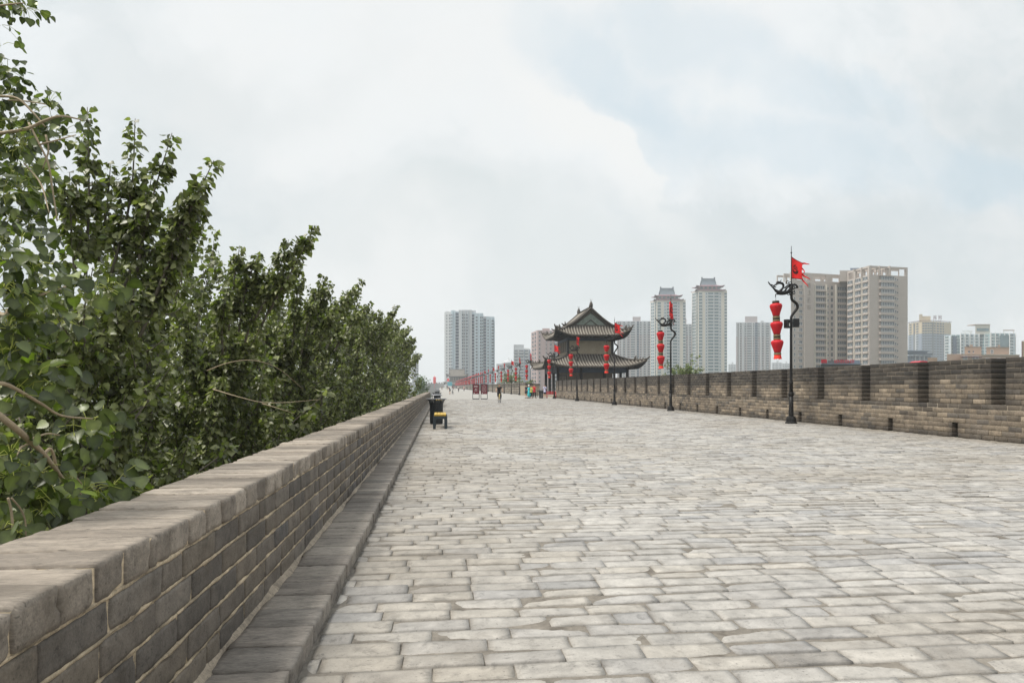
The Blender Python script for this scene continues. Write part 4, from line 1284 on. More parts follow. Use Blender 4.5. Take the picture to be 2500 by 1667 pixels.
# a second rank deeper in, smaller darker crowns
for i, (xx, yy, tp_) in enumerate(((-8.5, 8.5, 2.6), (-8.2, 14.5, 2.4), (-8.6, 21, 2.4), (-9.0, 29, 2.6), (-8.6, 39, 3.0), (-9, 51, 3.0), (-13.5, 12, 2.0), (-14, 24, 2.2), (-5.3, 13.2, 3.4), (-6.0, 18, 4.0), (-6.4, 26, 5.2), (-6.6, 35, 5.4))):
    lab = ['shaded poplar seen through the gaps behind the tall spires', 'shaded poplar filling in behind the leaning one', 'shaded poplar behind the bushy third tree', 'poplar of the back rank behind the middle of the row', 'poplar of the back rank behind the broad dense one', 'farthest poplar of the back rank', 'deep shaded poplar low behind the spires', 'deep shaded poplar low behind the middle of the row', 'poplar between the tall spires and the leaning tree, set a little back', 'poplar set back behind the wispy tips', 'poplar set back behind the broad dense one', 'poplar set back behind the far dense crowns'][i]
    poplar('poplar_tree', lab, xx, yy, tp_, 3.2, 8000, .14, 0, 30+i, z0=-4.5, nlimb=22, group='poplars of the back rank', bright=.10)
# light green young trees lower down that glow through the gaps
for i, (xx, yy, tp_) in enumerate(((-5.9, 6.2, 1.15), (-6.2, 11.2, -.2), (-6.0, 16, -.2), (-6.6, 23, .2))):
    lab = ['yellow green young tree glowing behind the nearest branches', 'yellow green young tree low behind the tall poplar trunk', 'yellow green young tree low behind the leaning poplar', 'yellow green young tree low in the middle of the row'][i]
    poplar('young_tree', lab, xx, yy, tp_, 1.7, 2600, .07, 0, 60+i, z0=-3.6, nlimb=18, pal=PAL_BRIGHT, bright=0, group='yellow green young trees', trunk_r=.07)
# dark undergrowth that closes the view downwards
def undergrowth():
    global RNG
    RNG = np.random.default_rng(5)
    n = 26000
    x = -1.9-RNG.random(n)**1.1*17; y = 2+RNG.random(n)*70
    z = -3.1-RNG.random(n)*1.8+.9*vnoise(np.stack([x, y, x*0], 1), .5, 3)
    pos = np.stack([x, y, z], 1); ax = RNG.normal(size=(n, 3)); nr = RNG.normal(0, .6, (n, 3))+np.array([0, 0, 1])
    c = PAL_DARK[RNG.integers(0, 6, n)]*.9; b = vnoise(pos, .35, 9) > .35; c[b] = PAL_BRIGHT[RNG.integers(0, 4, b.sum())]*.6
    o = link_mesh('undergrowth', leaves_mesh('undergrowth', pos, ax, nr, .16+.16*RNG.random(n), c, 0)); tag(o, kind='stuff')
undergrowth()

# the nearest tree: big toothed leaves, bare pale branches reaching in from the left
def near_tree():
    global RNG
    RNG = np.random.default_rng(77)
    x, y, base = -3.6, 2.0, -12
    root = empty('poplar_tree', (x, y, base)); o3 = np.array([x, y, base])
    T = np.array([[.1*math.sin(t*4), .1*math.cos(t*3), 17*t] for t in np.linspace(0, 1, 12)])
    tb = MB(); tb.tube(T, np.linspace(.17, .03, 12), 10); tr = tb.build('trunk', M['bark'], root)
    br = MB(); lv = []
    def pp(px, py, d):
        if py > 560: d = max(d, 1.80*F/(1076-px))
        return np.array(tipat(px, py, d))
    def limb(pts, r0, r1, n=6, seg=7):
        P = curve([pp(*p) for p in pts], n)
        br.tube(P-o3, spread([r0, (r0+r1)*.55, r1], len(P)), seg); return P
    def cluster(px, py, d, n, r=.10, size=.085, droop=.75):
        d0 = d
        if py > 560: d = max(d, 1.84*F/(1076-px))
        r *= d/d0; size *= (d/d0)**.8
        c = np.array(tipat(px, py, d))
        dirs = RNG.normal(size=(n, 3)); dirs /= np.linalg.norm(dirs, axis=1, keepdims=True)
        pos = c+dirs*(r*(.25+.75*RNG.random(n)))[:,None]*np.array([1, 1, .85])
        ax = dirs*.55+np.array([0, 0, -droop])+RNG.normal(0, .3, (n, 3))
        nr = dirs*.6+np.array([.12, -.3, .4])+RNG.normal(0, .55, (n, 3))
        for k in range(n):
            if k % 2 == 0: br.tube(np.array([c+dirs[k]*.01, (c+pos[k])/2+np.array([0, 0, .015]), pos[k]])-o3, .0016, 4, mi=1, cap=False)
        lv.append((pos, ax, nr, size*(.55+.7*RNG.random(n))))
    # the pale branch across the lower left corner
    limb([(-160, 905, 2.75), (0, 1016, 2.6), (75, 1078, 2.55), (110, 1112, 2.55), (150, 1165, 2.5), (182, 1208, 2.45)], .016, .006)
    limb([(110, 1106, 2.55), (122, 1095, 2.52), (131, 1110, 2.5), (140, 1145, 2.46), (165, 1180, 2.44), (198, 1206, 2.42)], .0075, .004)
    limb([(70, 1075, 2.55), (90, 1066, 2.6), (118, 1058, 2.62), (145, 1062, 2.62)], .005, .003)
    limb([(150, 1137, 2.5), (165, 1138, 2.5), (182, 1160, 2.5), (200, 1182, 2.5)], .005, .003)
    limb([(72, 1082, 2.55), (52, 1092, 2.5), (42, 1112, 2.5)], .005, .003)
    limb([(-60, 925, 2.9), (0, 935, 2.8), (30, 945, 2.8), (100, 985, 2.7), (150, 1014, 2.65), (225, 1022, 2.65)], .010, .004)
    limb([(-40, 740, 3.2), (10, 770, 3.1), (24, 755, 3.1), (60, 735, 3.1), (110, 716, 3.05), (160, 700, 3.1)], .011, .004)
    limb([(20, 1215, 2.6), (28, 1250, 2.6), (32, 1300, 2.6), (34, 1330, 2.6)], .005, .004)
    limb([(28, 1215, 2.7), (52, 1245, 2.7), (62, 1275, 2.7), (63, 1310, 2.7)], .004, .003)
    # dark twigs against the sky
    limb([(-30, 330, 4.0), (60, 316, 4.0), (110, 295, 4.0), (150, 284, 4.0), (200, 293, 4.2)], .011, .004)
    limb([(-20, 235, 4.0), (40, 240, 4.0), (80, 275, 4.0), (110, 310, 4.0)], .008, .004)
    limb([(90, 355, 4.0), (130, 345, 4.0), (185, 330, 4.1)], .006, .003)
    limb([(20, 245, 4.0), (60, 247, 4.0), (112, 255, 4.0)], .005, .003)
    limb([(70, 300, 4), (95, 350, 4), (118, 400, 4), (128, 460, 4), (140, 540, 4)], .006, .004)
    limb([(112, 330, 4), (118, 370, 4), (104, 412, 4)], .006, .003)
    limb([(-30, 20, 4), (20, 12, 4), (60, 8, 4)], .006, .003)
    limb([(60, 400, 4), (100, 450, 3.9), (120, 520, 3.8)], .005, .003)
    for c in ((20, 8, 4.0, 14), (62, 18, 4.0, 11), (8, 170, 4, 14), (20, 195, 4, 10), (3, 60, 4, 3), (4, 110, 4, 3), (18, 232, 4, 12), (10, 265, 4, 9), (118, 258, 4, 13), (205, 300, 4.2, 3),
              (48, 300, 4, 12), (20, 320, 4, 12), (70, 318, 4, 7), (112, 330, 4, 5), (135, 335, 4, 9), (152, 328, 4, 4), (35, 350, 3.2, 12), (60, 360, 3.2, 10), (10, 360, 3.2, 9),
              (20, 420, 3.4, 16), (60, 410, 3.6, 12), (90, 400, 3.8, 10), (110, 430, 3.9, 9), (40, 460, 3.3, 16), (8, 480, 3.2, 14), (75, 480, 3.6, 14), (110, 490, 3.8, 9),
              (25, 530, 3.3, 15), (70, 540, 3.4, 14), (8, 590, 3.1, 15), (50, 600, 3.1, 16), (95, 590, 3.4, 11), (30, 650, 3.0, 16), (80, 650, 3.1, 15), (120, 640, 3.4, 9),
              (135, 700, 3.1, 14), (185, 690, 3.1, 16), (230, 700, 3.2, 15), (265, 690, 3.3, 10), (90, 710, 3.0, 15), (40, 720, 2.9, 15), (8, 700, 2.9, 12),
              (60, 780, 2.9, 15), (20, 800, 2.8, 14), (100, 790, 2.95, 13), (145, 790, 3.05, 11), (30, 850, 2.75, 15), (10, 880, 2.7, 12), (60, 840, 2.8, 12),
              (95, 870, 2.7, 15), (125, 900, 2.7, 15), (85, 925, 2.68, 15), (60, 950, 2.7, 10), (115, 950, 2.66, 10), (150, 955, 2.7, 5), (30, 975, 2.65, 9),
              (215, 1045, 2.62, 15), (250, 1025, 2.62, 11), (225, 1080, 2.6, 13), (180, 1065, 2.62, 7), (265, 1065, 2.62, 6),
              (25, 1105, 2.52, 16), (70, 1110, 2.5, 14), (45, 1145, 2.5, 13), (100, 1150, 2.48, 12), (15, 1160, 2.55, 10), (70, 1180, 2.5, 8), (115, 1175, 2.5, 8),
              (205, 1195, 2.42, 13), (240, 1190, 2.42, 14), (275, 1185, 2.42, 15), (300, 1195, 2.42, 10), (225, 1225, 2.4, 7), (320, 1205, 2.45, 3),
              (85, 1215, 2.5, 10), (125, 1225, 2.5, 12), (150, 1215, 2.5, 9), (105, 1250, 2.5, 7), (8, 1290, 2.6, 7), (45, 1305, 2.6, 4)):
        d = c[2]*(1.25 if c[1] < 560 else 1)
        cluster(c[0], c[1], d, max(3, int(c[3]*(2.3 if c[1] < 560 else 1.0))), .05+.026*d, .058 if c[2] < 3.6 else .062)
    # more leaves out of frame so the tree is whole from the side
    for k in range(70):
        z = RNG.uniform(-1.5, 4.5); a = RNG.uniform(0, 6.28); r = RNG.uniform(.5, 1.6)
        c = np.array([x-.6+r*math.cos(a), y-.4+r*math.sin(a), z])
        if c[0] > -2.2: continue
        n = 16; dirs = RNG.normal(size=(n, 3)); dirs /= np.linalg.norm(dirs, axis=1, keepdims=True)
        S = curve([np.array([x, y, z-.3]), (np.array([x, y, z])+c)/2, c], 3); br.tube(S-o3, np.linspace(.014, .004, len(S)), 4)
        lv.append((c+dirs*.2*RNG.random((n, 1)), dirs*.5+np.array([0, 0, -.75]), dirs*.5+np.array([0, 0, .6]), .085*(.75+.45*RNG.random(n))))
    pos = np.concatenate([l[0] for l in lv])-o3; ax = np.concatenate([l[1] for l in lv]); nr = np.concatenate([l[2] for l in lv]); sz = np.concatenate([l[3] for l in lv])
    n = len(pos); pal = np.array([(.052,.066,.027), (.070,.086,.033), (.040,.051,.024), (.092,.112,.042), (.140,.165,.062)])
    c = pal[RNG.integers(0, 5, n)]*(1+RNG.uniform(-.2, .25, n))[:,None]; b = RNG.random(n) < .04; c[b] = (.14, .19, .03)
    link_mesh('crown', leaves_mesh('crown', pos, ax, nr, sz, c, 2), root)
    br.build('branches', [M['twig'], mat('leaf_stalk', (.33, .36, .07), .6, .2, 20, 0)], root)
    tag(root, 'nearest poplar at the left edge with big toothed leaves and bare pale branches', 'tree', 'poplars growing outside the low wall')
near_tree()

# trees that show over the battlements on the right
def wall_tree(px, d, pytop, rad, n, ls, lab, seed, z0=-1.0):
    x, y, _ = at(px, d)
    poplar('broadleaf_tree', lab, x, y, zat(pytop, d)-.9, rad, n, ls, 0, seed, z0=z0, nlimb=24, pal=np.array([(.12,.15,.055), (.15,.18,.065), (.09,.115,.05), (.18,.21,.08)]), group='trees outside the battlements')
wall_tree(1676, 70, 890, 3.0, 5200, .17, 'bushy green tree showing over the battlements below the pagoda topped towers', 90)
wall_tree(1622, 74, 912, 1.2, 700, .15, 'small sprig of green showing over the battlements beside the second lamp post', 91)
wall_tree(1247, 172, 924, 5.0, 2200, .4, 'green tree behind the far battlements above the cyclist', 92, -4)
wall_tree(1293, 150, 928, 2.6, 1200, .35, 'small green tree behind the far battlements near the pavilion steps', 93, -4)
wall_tree(2500, 60, 862, 1.6, 1300, .14, 'dark green treetop at the right edge above the battlements', 94)
for i, (px, d, top) in enumerate(((1052, 190, 930), (1040, 240, 925), (1000, 150, 900))):
    x, y, _ = at(px, d)
    poplar('broadleaf_tree', ['hazy low tree past the end of the low wall', 'hazier low tree farther past the end of the low wall', 'hazy tree glimpsed behind the last poplars'][i], x-2, y, zat(top, d), 3.5, 1200, .4, 0, 96+i, z0=-5, nlimb=16, group='hazy trees past the low wall', pal=np.array([(.07,.11,.04), (.09,.14,.05)]))
# ------------------------------------------------------------------ two tiered watch tower on the bastion
def skirt(name, parent, o, i, ze, zi, lift, mt, rib_sp=.40, pw=1.6, ribs=True, th=.16, ext=.15):
    """roof skirt round a rectangle: outer half sizes o, inner half sizes i"""
    b = MB(); rb = MB(); so = MB(); hp = MB()
    def pos(side, s, t):
        ln = side in (0, 2)
        il, ol, inn, on = (i[0], o[0], i[1], o[1]) if ln else (i[1], o[1], i[0], o[0])
        a = abs(s)
        k = max(0, (a-.45)/.55)**2.2
        out = inn+(on-inn)*t+ext*k*t*t; lat = (il+(ol-il)*t+ext*k*t*t)*s
        z = ze+(zi-ze)*(1-t)**pw+lift*k*t**1.7
        return {0: (lat, -out, z), 1: (out, lat, z), 2: (-lat, out, z), 3: (-out, -lat, z)}[side]
    for side in range(4):
        nu, nv = 36, 8
        ss = np.linspace(-1, 1, nu+1)
        V = np.array([pos(side, s, t) for s in ss for t in np.linspace(0, 1, nv+1)])
        f = []
        for u in range(nu):
            for v in range(nv):
                a = u*(nv+1)+v; f.append((a, a+1, a+nv+2, a+nv+1))
        b.add(V, f, 0, None, True)
        so.add(V-np.array([0, 0, th]), [q[::-1] for q in f], 0, None, True)
        E = np.array([pos(side, s, 1) for s in ss])
        b.add(np.vstack([E, E-np.array([0, 0, th])]), [(u, u+nu+1, u+nu+2, u+1) for u in range(nu)], 0)
        if ribs:
            ln = side in (0, 2); il, ol = (i[0], o[0]) if ln else (i[1], o[1])
            n = int(2*ol/rib_sp)
            for k in range(n+1):
                x = -ol+2*ol*k/n
                t0 = 0 if abs(x) <= il else (abs(x)-il)/(ol-il)
                if t0 > .93: continue
                P = []
                for t in np.linspace(t0, 1, 6):
                    s = max(-1, min(1, x/(il+(ol-il)*t)))
                    p = np.array(pos(side, s, t)); P.append(p+np.array([0, 0, .035]))
                rb.tube(P, .10, 6)
                # rafter ends below the eave
                p = np.array(P[-1]); q = np.array(P[-2]) if len(P) > 1 else p
                dv = (p-q)*np.array([1, 1, 0]); dv = dv/(np.linalg.norm(dv)+1e-9)
                so.tube([p-dv*.9+np.array([0, 0, -th-.10]), p-dv*.08+np.array([0, 0, -th-.10])], .05, 5)
        H = [np.array(pos(side, 1, t))+np.array([0, 0, .13]) for t in np.linspace(0, 1, 9)]
        H.append(H[-1]+(H[-1]-H[-2])*.5+np.array([0, 0, .22]))
        hp.tube(H, spread([.17, .16, .17, .09], len(H)), 7)
        for t in (.72, .80, .88):
            p = np.array(pos(side, 1, t)); hp.tube([p+[0, 0, .2], p+[0, 0, .5]], [.1, .05], 5)
        p = np.array(pos(side, 1, .66)); hp.tube([p+[0, 0, .1], p+[0, 0, .45], p*[1.02, 1.02, 1]+[0, 0, .75]], [.2, .17, .05], 6)
    ro = b.build(name, mt[0], parent)
    if ribs: rb.build('tile_ribs', mt[1], ro)
    hp.build('hip_ridges', mt[2], ro)
    so.build('eave_soffit', mt[3], ro)
    return ro

def make_pavilion():
    root = empty('watch_tower')
    mt = (M['tile'], M['tilerib'], M['tiledark'], M['timber'])
    bx, by = 3.25, 3.8; cx, cyy = 5.0, 5.5
    b = MB(); b.box(-cx-.7, cx+.7, -cyy-.7, cyy+.7, -.02, .28); b.build('plinth', M['pbrick'], root)
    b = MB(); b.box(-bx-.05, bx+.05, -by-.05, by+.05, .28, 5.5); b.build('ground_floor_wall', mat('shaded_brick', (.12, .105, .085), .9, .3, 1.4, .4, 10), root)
    for sx in range(4):
        for sy in range(4):
            if sx in (0, 3) or sy in (0, 3):
                x = -cx+sx*2*cx/3; y = -cyy+sy*2*cyy/3
                c = MB(); c.lathe([(.28, .28), (.28, .42), (.21, .46), (.20, 4.2)], 12, c=(x, y, 0)); c.build('column', M['timber'], root)
    b = MB()
    for y in (-cyy, cyy): b.box(-cx, cx, y-.12, y+.12, 3.45, 4.25)
    for x in (-cx, cx): b.box(x-.12, x+.12, -cyy+.13, cyy-.13, 3.45, 4.25)
    b.build('lower_beams', M['bluebeam'], root)
    # doors and lattice on the side facing the walk, brick end wall facing along it
    for k in range(6):
        y = -by+.7+k*1.24
        d = MB(); d.box(-bx-.13, -bx-.052, y, y+1.08, .3, 3.2); d.build('door_panel', M['timber'], root)
        d = MB()
        for q in range(3): d.box(-bx-.17, -bx-.132, y+.12+q*.32, y+.22+q*.32, 1.2, 3.0)
        d.build('lattice', M['plaster'], root)
    skirt('lower_roof', root, (7.1, 7.6), (bx+.06, by+.06), 4.30, 6.05, .95, mt)
    b = MB(); b.box(-bx-.12, bx+.12, -by-.12, by+.12, 5.98, 6.16); b.build('roof_base_course', M['tiledark'], root)
    b = MB(); b.box(-bx, bx, -by, by, 5.5, 9.3); b.build('upper_wall', M['pbrick'], root)
    b = MB()
    for sx in (-1, 1):
        for sy in (-1, 1): b.box(sx*bx-.17, sx*bx+.17, sy*by-.17, sy*by+.17, 6.16, 8.2)
    b.box(-bx-.1, bx+.1, -by-.1, by+.1, 8.2, 9.25); b.build('upper_frame', M['timber'], root)
    b = MB(); b.box(-bx-.16, bx+.16, -by-.16, by+.16, 8.05, 8.45); b.build('frieze', M['bluebeam'], root)
    b = MB()
    for k in range(14):
        x = -bx+k*2*bx/13
        for s in (-1, 1): b.box(x-.12, x+.12, s*(by+.35)-.3, s*(by+.35)+.3, 8.5, 8.85)
    for k in range(15):
        y = -by+k*2*by/14
        for s in (-1, 1): b.box(s*(bx+.35)-.3, s*(bx+.35)+.3, y-.12, y+.12, 8.5, 8.85)
    b.build('bracket_sets', M['timber'], root)
    for k in range(5):
        y = -by+.35+k*1.45
        w = MB(); w.box(-bx-.06, -bx-.012, y, y+1.1, 6.5, 8.0); wo = w.build('window', M['dark'], root)
        w = MB()
        for q in range(3): w.box(-bx-.10, -bx-.062, y+.05+q*.4, y+.2+q*.4, 6.45, 8.02)
        w.build('lattice', M['plaster'], wo)
    ur = skirt('upper_roof', root, (5.35, 6.1), (3.4, 4.2), 8.75, 10.1, 1.0, mt)
    # gabled crown above the skirt
    g = MB(); rb = MB(); V = []
    ts = np.linspace(0, 1, 9)
    def prof(t): return 3.45*(1-t), 10.08+2.62*t**1.25
    for s in (-1, 1):
        A = np.array([(s*prof(t)[0], -4.5, prof(t)[1]) for t in ts]); B_ = A*np.array([1, -1, 1])
        f = [(k, k+1, k+10, k+9) if s < 0 else (k+9, k+10, k+1, k) for k in range(8)]
        g.add(np.vstack([A, B_]), f, 0, None, True)
        g.add(np.vstack([A, B_])-np.array([0, 0, .16]), [q[::-1] for q in f], 0, None, True)
        for sy in (-1, 1):
            E = A if sy < 0 else B_
            g.add(np.vstack([E, E-np.array([0, 0, .16])]), [(k, k+1, k+10, k+9) for k in range(8)]+[(k+9, k+10, k+1, k) for k in range(8)])
        n = 21
        for k in range(n):
            y = -4.2+8.4*k/(n-1)
            rb.tube([(s*prof(t)[0], y, prof(t)[1]+.035) for t in ts], .10, 6)
    go = g.build('gable_roof', M['tile'], root); rb.build('tile_ribs', M['tilerib'], go)
    vr = MB()
    for s in (-1, 1):
        for sy in (-1, 1):
            for off, r, dz in ((4.5, .12, .05), (4.05, .15, .16)):
                P = [(s*prof(t)[0], sy*off, prof(t)[1]+dz) for t in ts]
                vr.tube(P, r, 6)
            vr.tube([(s*3.45, sy*4.05, 10.3), (s*3.9, sy*4.3, 10.2), (s*4.3, sy*4.55, 10.45)], [.16, .15, .06], 6)
            vr.tube([(s*3.7, sy*4.2, 10.3), (s*3.75, sy*4.2, 10.8)], [.14, .05], 6)
    vr.box(-3.4, 3.4, -4.32, -4.12, 9.98, 10.22); vr.box(-3.4, 3.4, 4.12, 4.32, 9.98, 10.22)
    vr.build('verge_ridges', M['tiledark'], go)
    r_ = MB(); r_.bbox(-.17, .17, -4.5, 4.5, 12.5, 12.82, .04); r_.bbox(-.24, .24, -4.5, 4.5, 12.82, 12.91, .02)
    for s in (-1, 1):
        r_.tube([(0, s*4.2, 12.9), (0, s*4.45, 13.2), (0, s*4.42, 13.4), (0, s*4.30, 13.6)], [.3, .26, .2, .1], 7)
        r_.tube([(0, s*4.1, 13.2), (0, s*3.95, 13.6)], [.12, .03], 5)
        r_.tube([(0, s*4.45, 13.45), (.12, s*4.5, 13.95)], [.03, .02], 4); r_.tube([(0, s*4.4, 13.5), (-.14, s*4.4, 14.0)], [.03, .02], 4)
    r_.build('ridge', M['tiledark'], go)
    for s in (-1, 1):
        t_ = MB(); y = s*4.1
        t_.add([(-2.35, y, 10.22), (2.35, y, 10.22), (0, y, 12.05), (-2.35, y-s*.06, 10.22), (2.35, y-s*.06, 10.22), (0, y-s*.06, 12.05)], [(0, 1, 2), (5, 4, 3), (0, 3, 4, 1), (1, 4, 5, 2), (2, 5, 3, 0)])
        to = t_.build('gable_panel', M['verdigris'], go)
        t_ = MB(); y2 = s*4.16
        for q in (-1, 1):
            t_.tube([(q*2.5, y2, 10.2), (0, y2, 12.15)], .10, 5); t_.tube([(q*.95, y2, 10.3), (0, y2, 11.05)], .07, 5)
        t_.tube([(-2.4, y2, 10.25), (2.4, y2, 10.25)], .07, 5)
        t_.build('gable_trim', M['tiledark'], to)
        f_ = MB(); f_.add([(-3.2, s*3.98, 10.1), (3.2, s*3.98, 10.1), (0, s*3.98, 12.6), (-3.2, s*3.9, 10.1), (3.2, s*3.9, 10.1), (0, s*3.9, 12.6)], [(0, 1, 2), (5, 4, 3), (0, 3, 4, 1), (1, 4, 5, 2), (2, 5, 3, 0)])
        f_.build('gable_wall', M['pbrick'], go)
    return root
pav = make_pavilion(); pav.location = (21.4, 100.4, 0)
tag(pav, 'two tiered brick watch tower with curling tiled eaves and green gable, behind third lamp post', 'watch tower')
for i, (px, d, sc, rz) in enumerate(((1115.5, 640, 1.62, 90), (1129, 655, 1.45, 0))):
    p = copy_tree(pav); p.location = at(px, d, -3.0 if i == 0 else -3.5); p.scale = (sc, sc, sc); p.rotation_euler.z = R(rz)
    tag(p, ('hazy distant gate tower with a broad hipped roof rising above the far lanterns', 'hazy distant tower roof, lower and right of the other distant gate tower')[i], 'watch tower')
# low wall of the bastion steps and the cross rampart that ends the walk
b = MB(); x, y, _ = at(1311, 112)
b.box(13.9, 16.3, 112, 121, 0, 1.75, 0); b.box(13.85, 16.35, 111.95, 121, 1.75, 1.95, 1)
tag(b.build('parapet_wall', [M['pbrick'], M['tiledark']]), 'short dark brick wall closing the far side of the pavilion terrace', 'parapet wall')
b = MB(); p0 = at(1036, 880); p1 = at(1112, 880)
b.prism([(p0[0]-40, p0[1]), (p1[0], p1[1]), (p1[0], p1[1]+12), (p0[0]-40, p0[1]+12)], -12, 5.6)
for k in range(24):
    xx = p0[0]-38+k*3.3; b.box(xx, xx+2.2, p0[1]-3, p0[1]+1, 5.6, 7.2)
tag(b.build('cross_rampart', mat('hazy_brick', (.21, .2, .19), .9, .2, .3, .2)), 'grey crenellated rampart crossing the far end of the walk', 'rampart')
x, y, _ = at(1098, 560); b = MB(); b.bbox(-2.0, 2.0, -1.2, 1.2, 2.2, 5.2, .2); b.build('canopy', mat('teal_panel', (.02, .30, .38), .5, .1, 2, 0), empty('ticket_kiosk', (x, y, 0)))
ks = bpy.data.objects['ticket_kiosk']; tag(ks, 'tiny teal topped kiosk under the distant gate tower', 'kiosk')
b = MB(); b.box(-1.6, 1.6, -.9, .9, 0, 2.2); b.build('booth', M['white'], ks)
x, y, _ = at(1094, 575)
rt = empty('sign_board', (x, y, 0)); b = MB()
b.box(-.9, -.8, -.05, .05, 0, 8.6); b.box(.8, .9, -.05, .05, 0, 8.6); b.build('posts', M['flag'], rt)
b = MB(); b.box(-.9, .9, -.06, .06, 6.2, 8.4); b.build('panel', M['flag'], rt); tag(rt, 'tiny red board on posts above the teal kiosk at the far end', 'sign board')
x, y, _ = at(1061, 700); rt = empty('flag', (x, y, 0)); b = MB(); b.tube([(0, 0, 0), (0, 0, 13)], .2, 6); b.build('staff', M['flag'], rt)
b = MB(); b.bbox(-1.4, 1.4, -.1, .1, 5, 11.5, .05); b.build('cloth', M['flag'], rt); tag(rt, 'faint tall red banner on the rampart at the far left end of the walk', 'flag')

# red slatted bench between the bin and the fifth lamp
def red_bench():
    x, y, _ = at(1346, 86.2); root = empty('bench', (x, y, 0), -YAW+.08)
    red = M['redpaint'] = mat('red_paint', (.45, .02, .025), .5, .2, 6, 0)
    for k in range(4):
        b = MB(); b.bbox(-.62, .62, -.22+k*.115, -.22+k*.115+.09, .42, .455, .008); b.build('seat_slat', M['flagpale'] if 'flagpale' in M else M['white'], root)
    for k in range(3):
        b = MB(); b.bbox(-.62, .62, .24, .27, .52+k*.13, .61+k*.13, .008); b.build('back_slat', red, root)
    for s in (-1, 1):
        b = MB(); b.tube([(s*.55, -.22, 0), (s*.55, -.22, .41)], .03, 6); b.build('leg', red, root)
        b = MB(); b.tube([(s*.55, .2, 0), (s*.55, .22, .41), (s*.55, .285, .9)], .03, 6); b.build('leg', red, root)
        b = MB(); b.tube([(s*.6, .25, .68), (s*.6, -.2, .66), (s*.58, -.22, .42)], .028, 6); b.build('armrest', red, root)
    tag(root, 'red framed bench with a pale seat beside the foot of the fifth lamp post', 'bench')
red_bench()
# ------------------------------------------------------------------ the city beyond
M['glass'] = mat('window_glass', (.10, .12, .14), .18, .5, .35, 0, spec=.6)
M['glassblue'] = mat('blue_glass', (.04, .07, .115), .2, .4, .3, 0, spec=.6)
M['glassgreen'] = mat('teal_glass', (.10, .165, .185), .2, .4, .3, 0, spec=.6)
M['frame'] = mat('white_frame', (.68, .68, .67), .5, .1, 1, 0)
M['beige'] = mat('beige_render', (.45, .398, .36), .85, .08, .25, .2, 8, stain=(.34, .295, .255), stain_scale=.12, stain_amt=.35)
M['beigedark'] = mat('brown_render', (.27, .225, .19), .85, .1, .3, .1)
M['cream'] = mat('cream_render', (.56, .52, .45), .85, .06, .2, .1)
M['palegrey'] = mat('pale_grey_render', (.45, .465, .48), .85, .06, .2, .1)
M['paleblue'] = mat('pale_blue_render', (.48, .56, .61), .85, .06, .2, .1)
M['pink'] = mat('pink_tiles', (.42, .32, .31), .85, .06, .2, .1)
M['mauve'] = mat('mauve_render', (.43, .375, .375), .85, .08, .2, .1)
M['ochre'] = mat('ochre_render', (.50, .41, .28), .85, .08, .2, .1)
M['slate'] = mat('blue_grey_render', (.22, .26, .32), .85, .08, .2, .1)
M['brown'] = mat('brown_stucco', (.40, .30, .235), .9, .1, .4, .1)
M['teal'] = mat('teal_tiles', (.20, .33, .35), .8, .1, .3, .1)
M['shade'] = mat('dark_wall_recess_shade', (.12, .125, .13), .9, .2, .3, 0)  # dark walls and tanks; on flat strips the colour stands for recess shade
M['signred'] = mat('sign_red', (.5, .012, .03), .5, .1, 3, 0)
M['roofblue'] = mat('slate_roof', (.10, .125, .15), .7, .15, .3, .1)
M['plum'] = mat('plum_eave', (.16, .085, .10), .8, .15, .3, .1)

_wm = {}
def win_mesh(w, h, n, glass, style):
    k = (round(w, 2), round(h, 2), n, glass, style)
    if k in _wm: return _wm[k]
    b = MB(); t = min(.09*max(1, h/1.6), w*.14)
    if style == 'framed':
        b.box(-w/2, w/2, -.03, .05, 0, h, 0)
        b.box(-w/2, w/2, -.10, -.031, -t, 0, 1); b.box(-w/2, w/2, -.10, -.031, h, h+t, 1)
        b.box(-w/2, w/2, -.08, -.031, h*.30, h*.30+t*.7, 1)
        for i in range(n+1):
            x = -w/2+i*w/n; b.box(x-t*.45, x+t*.45, -.10, -.031, 0, h, 1)
    elif style == 'balcony':
        b.box(-w/2, w/2, -.03, .05, 0, h, 0)
        b.box(-w/2-.1, w/2+.1, -.9, .05, -.95, -.83, 2)
        b.box(-w/2, w/2, -.10, -.031, h, h+t, 1)
        for i in range(n+1):
            x = -w/2+i*w/n; b.box(x-t*.45, x+t*.45, -.10, -.031, 0, h, 1)
            b.box(x-t*.3, x+t*.3, -.86, -.82, -.83, .05, 1)
        b.box(-w/2, w/2, -.87, -.81, .05, .12, 1)
    else:
        b.box(-w/2, w/2, -.06, .05, 0, h, 0); b.box(-w/2-.08, w/2+.08, -.16, .05, -.14, 0, 1)
    me = b.mesh('window', [M[glass], M['frame'], M['beigedark']]); _wm[k] = (me, b); return _wm[k]

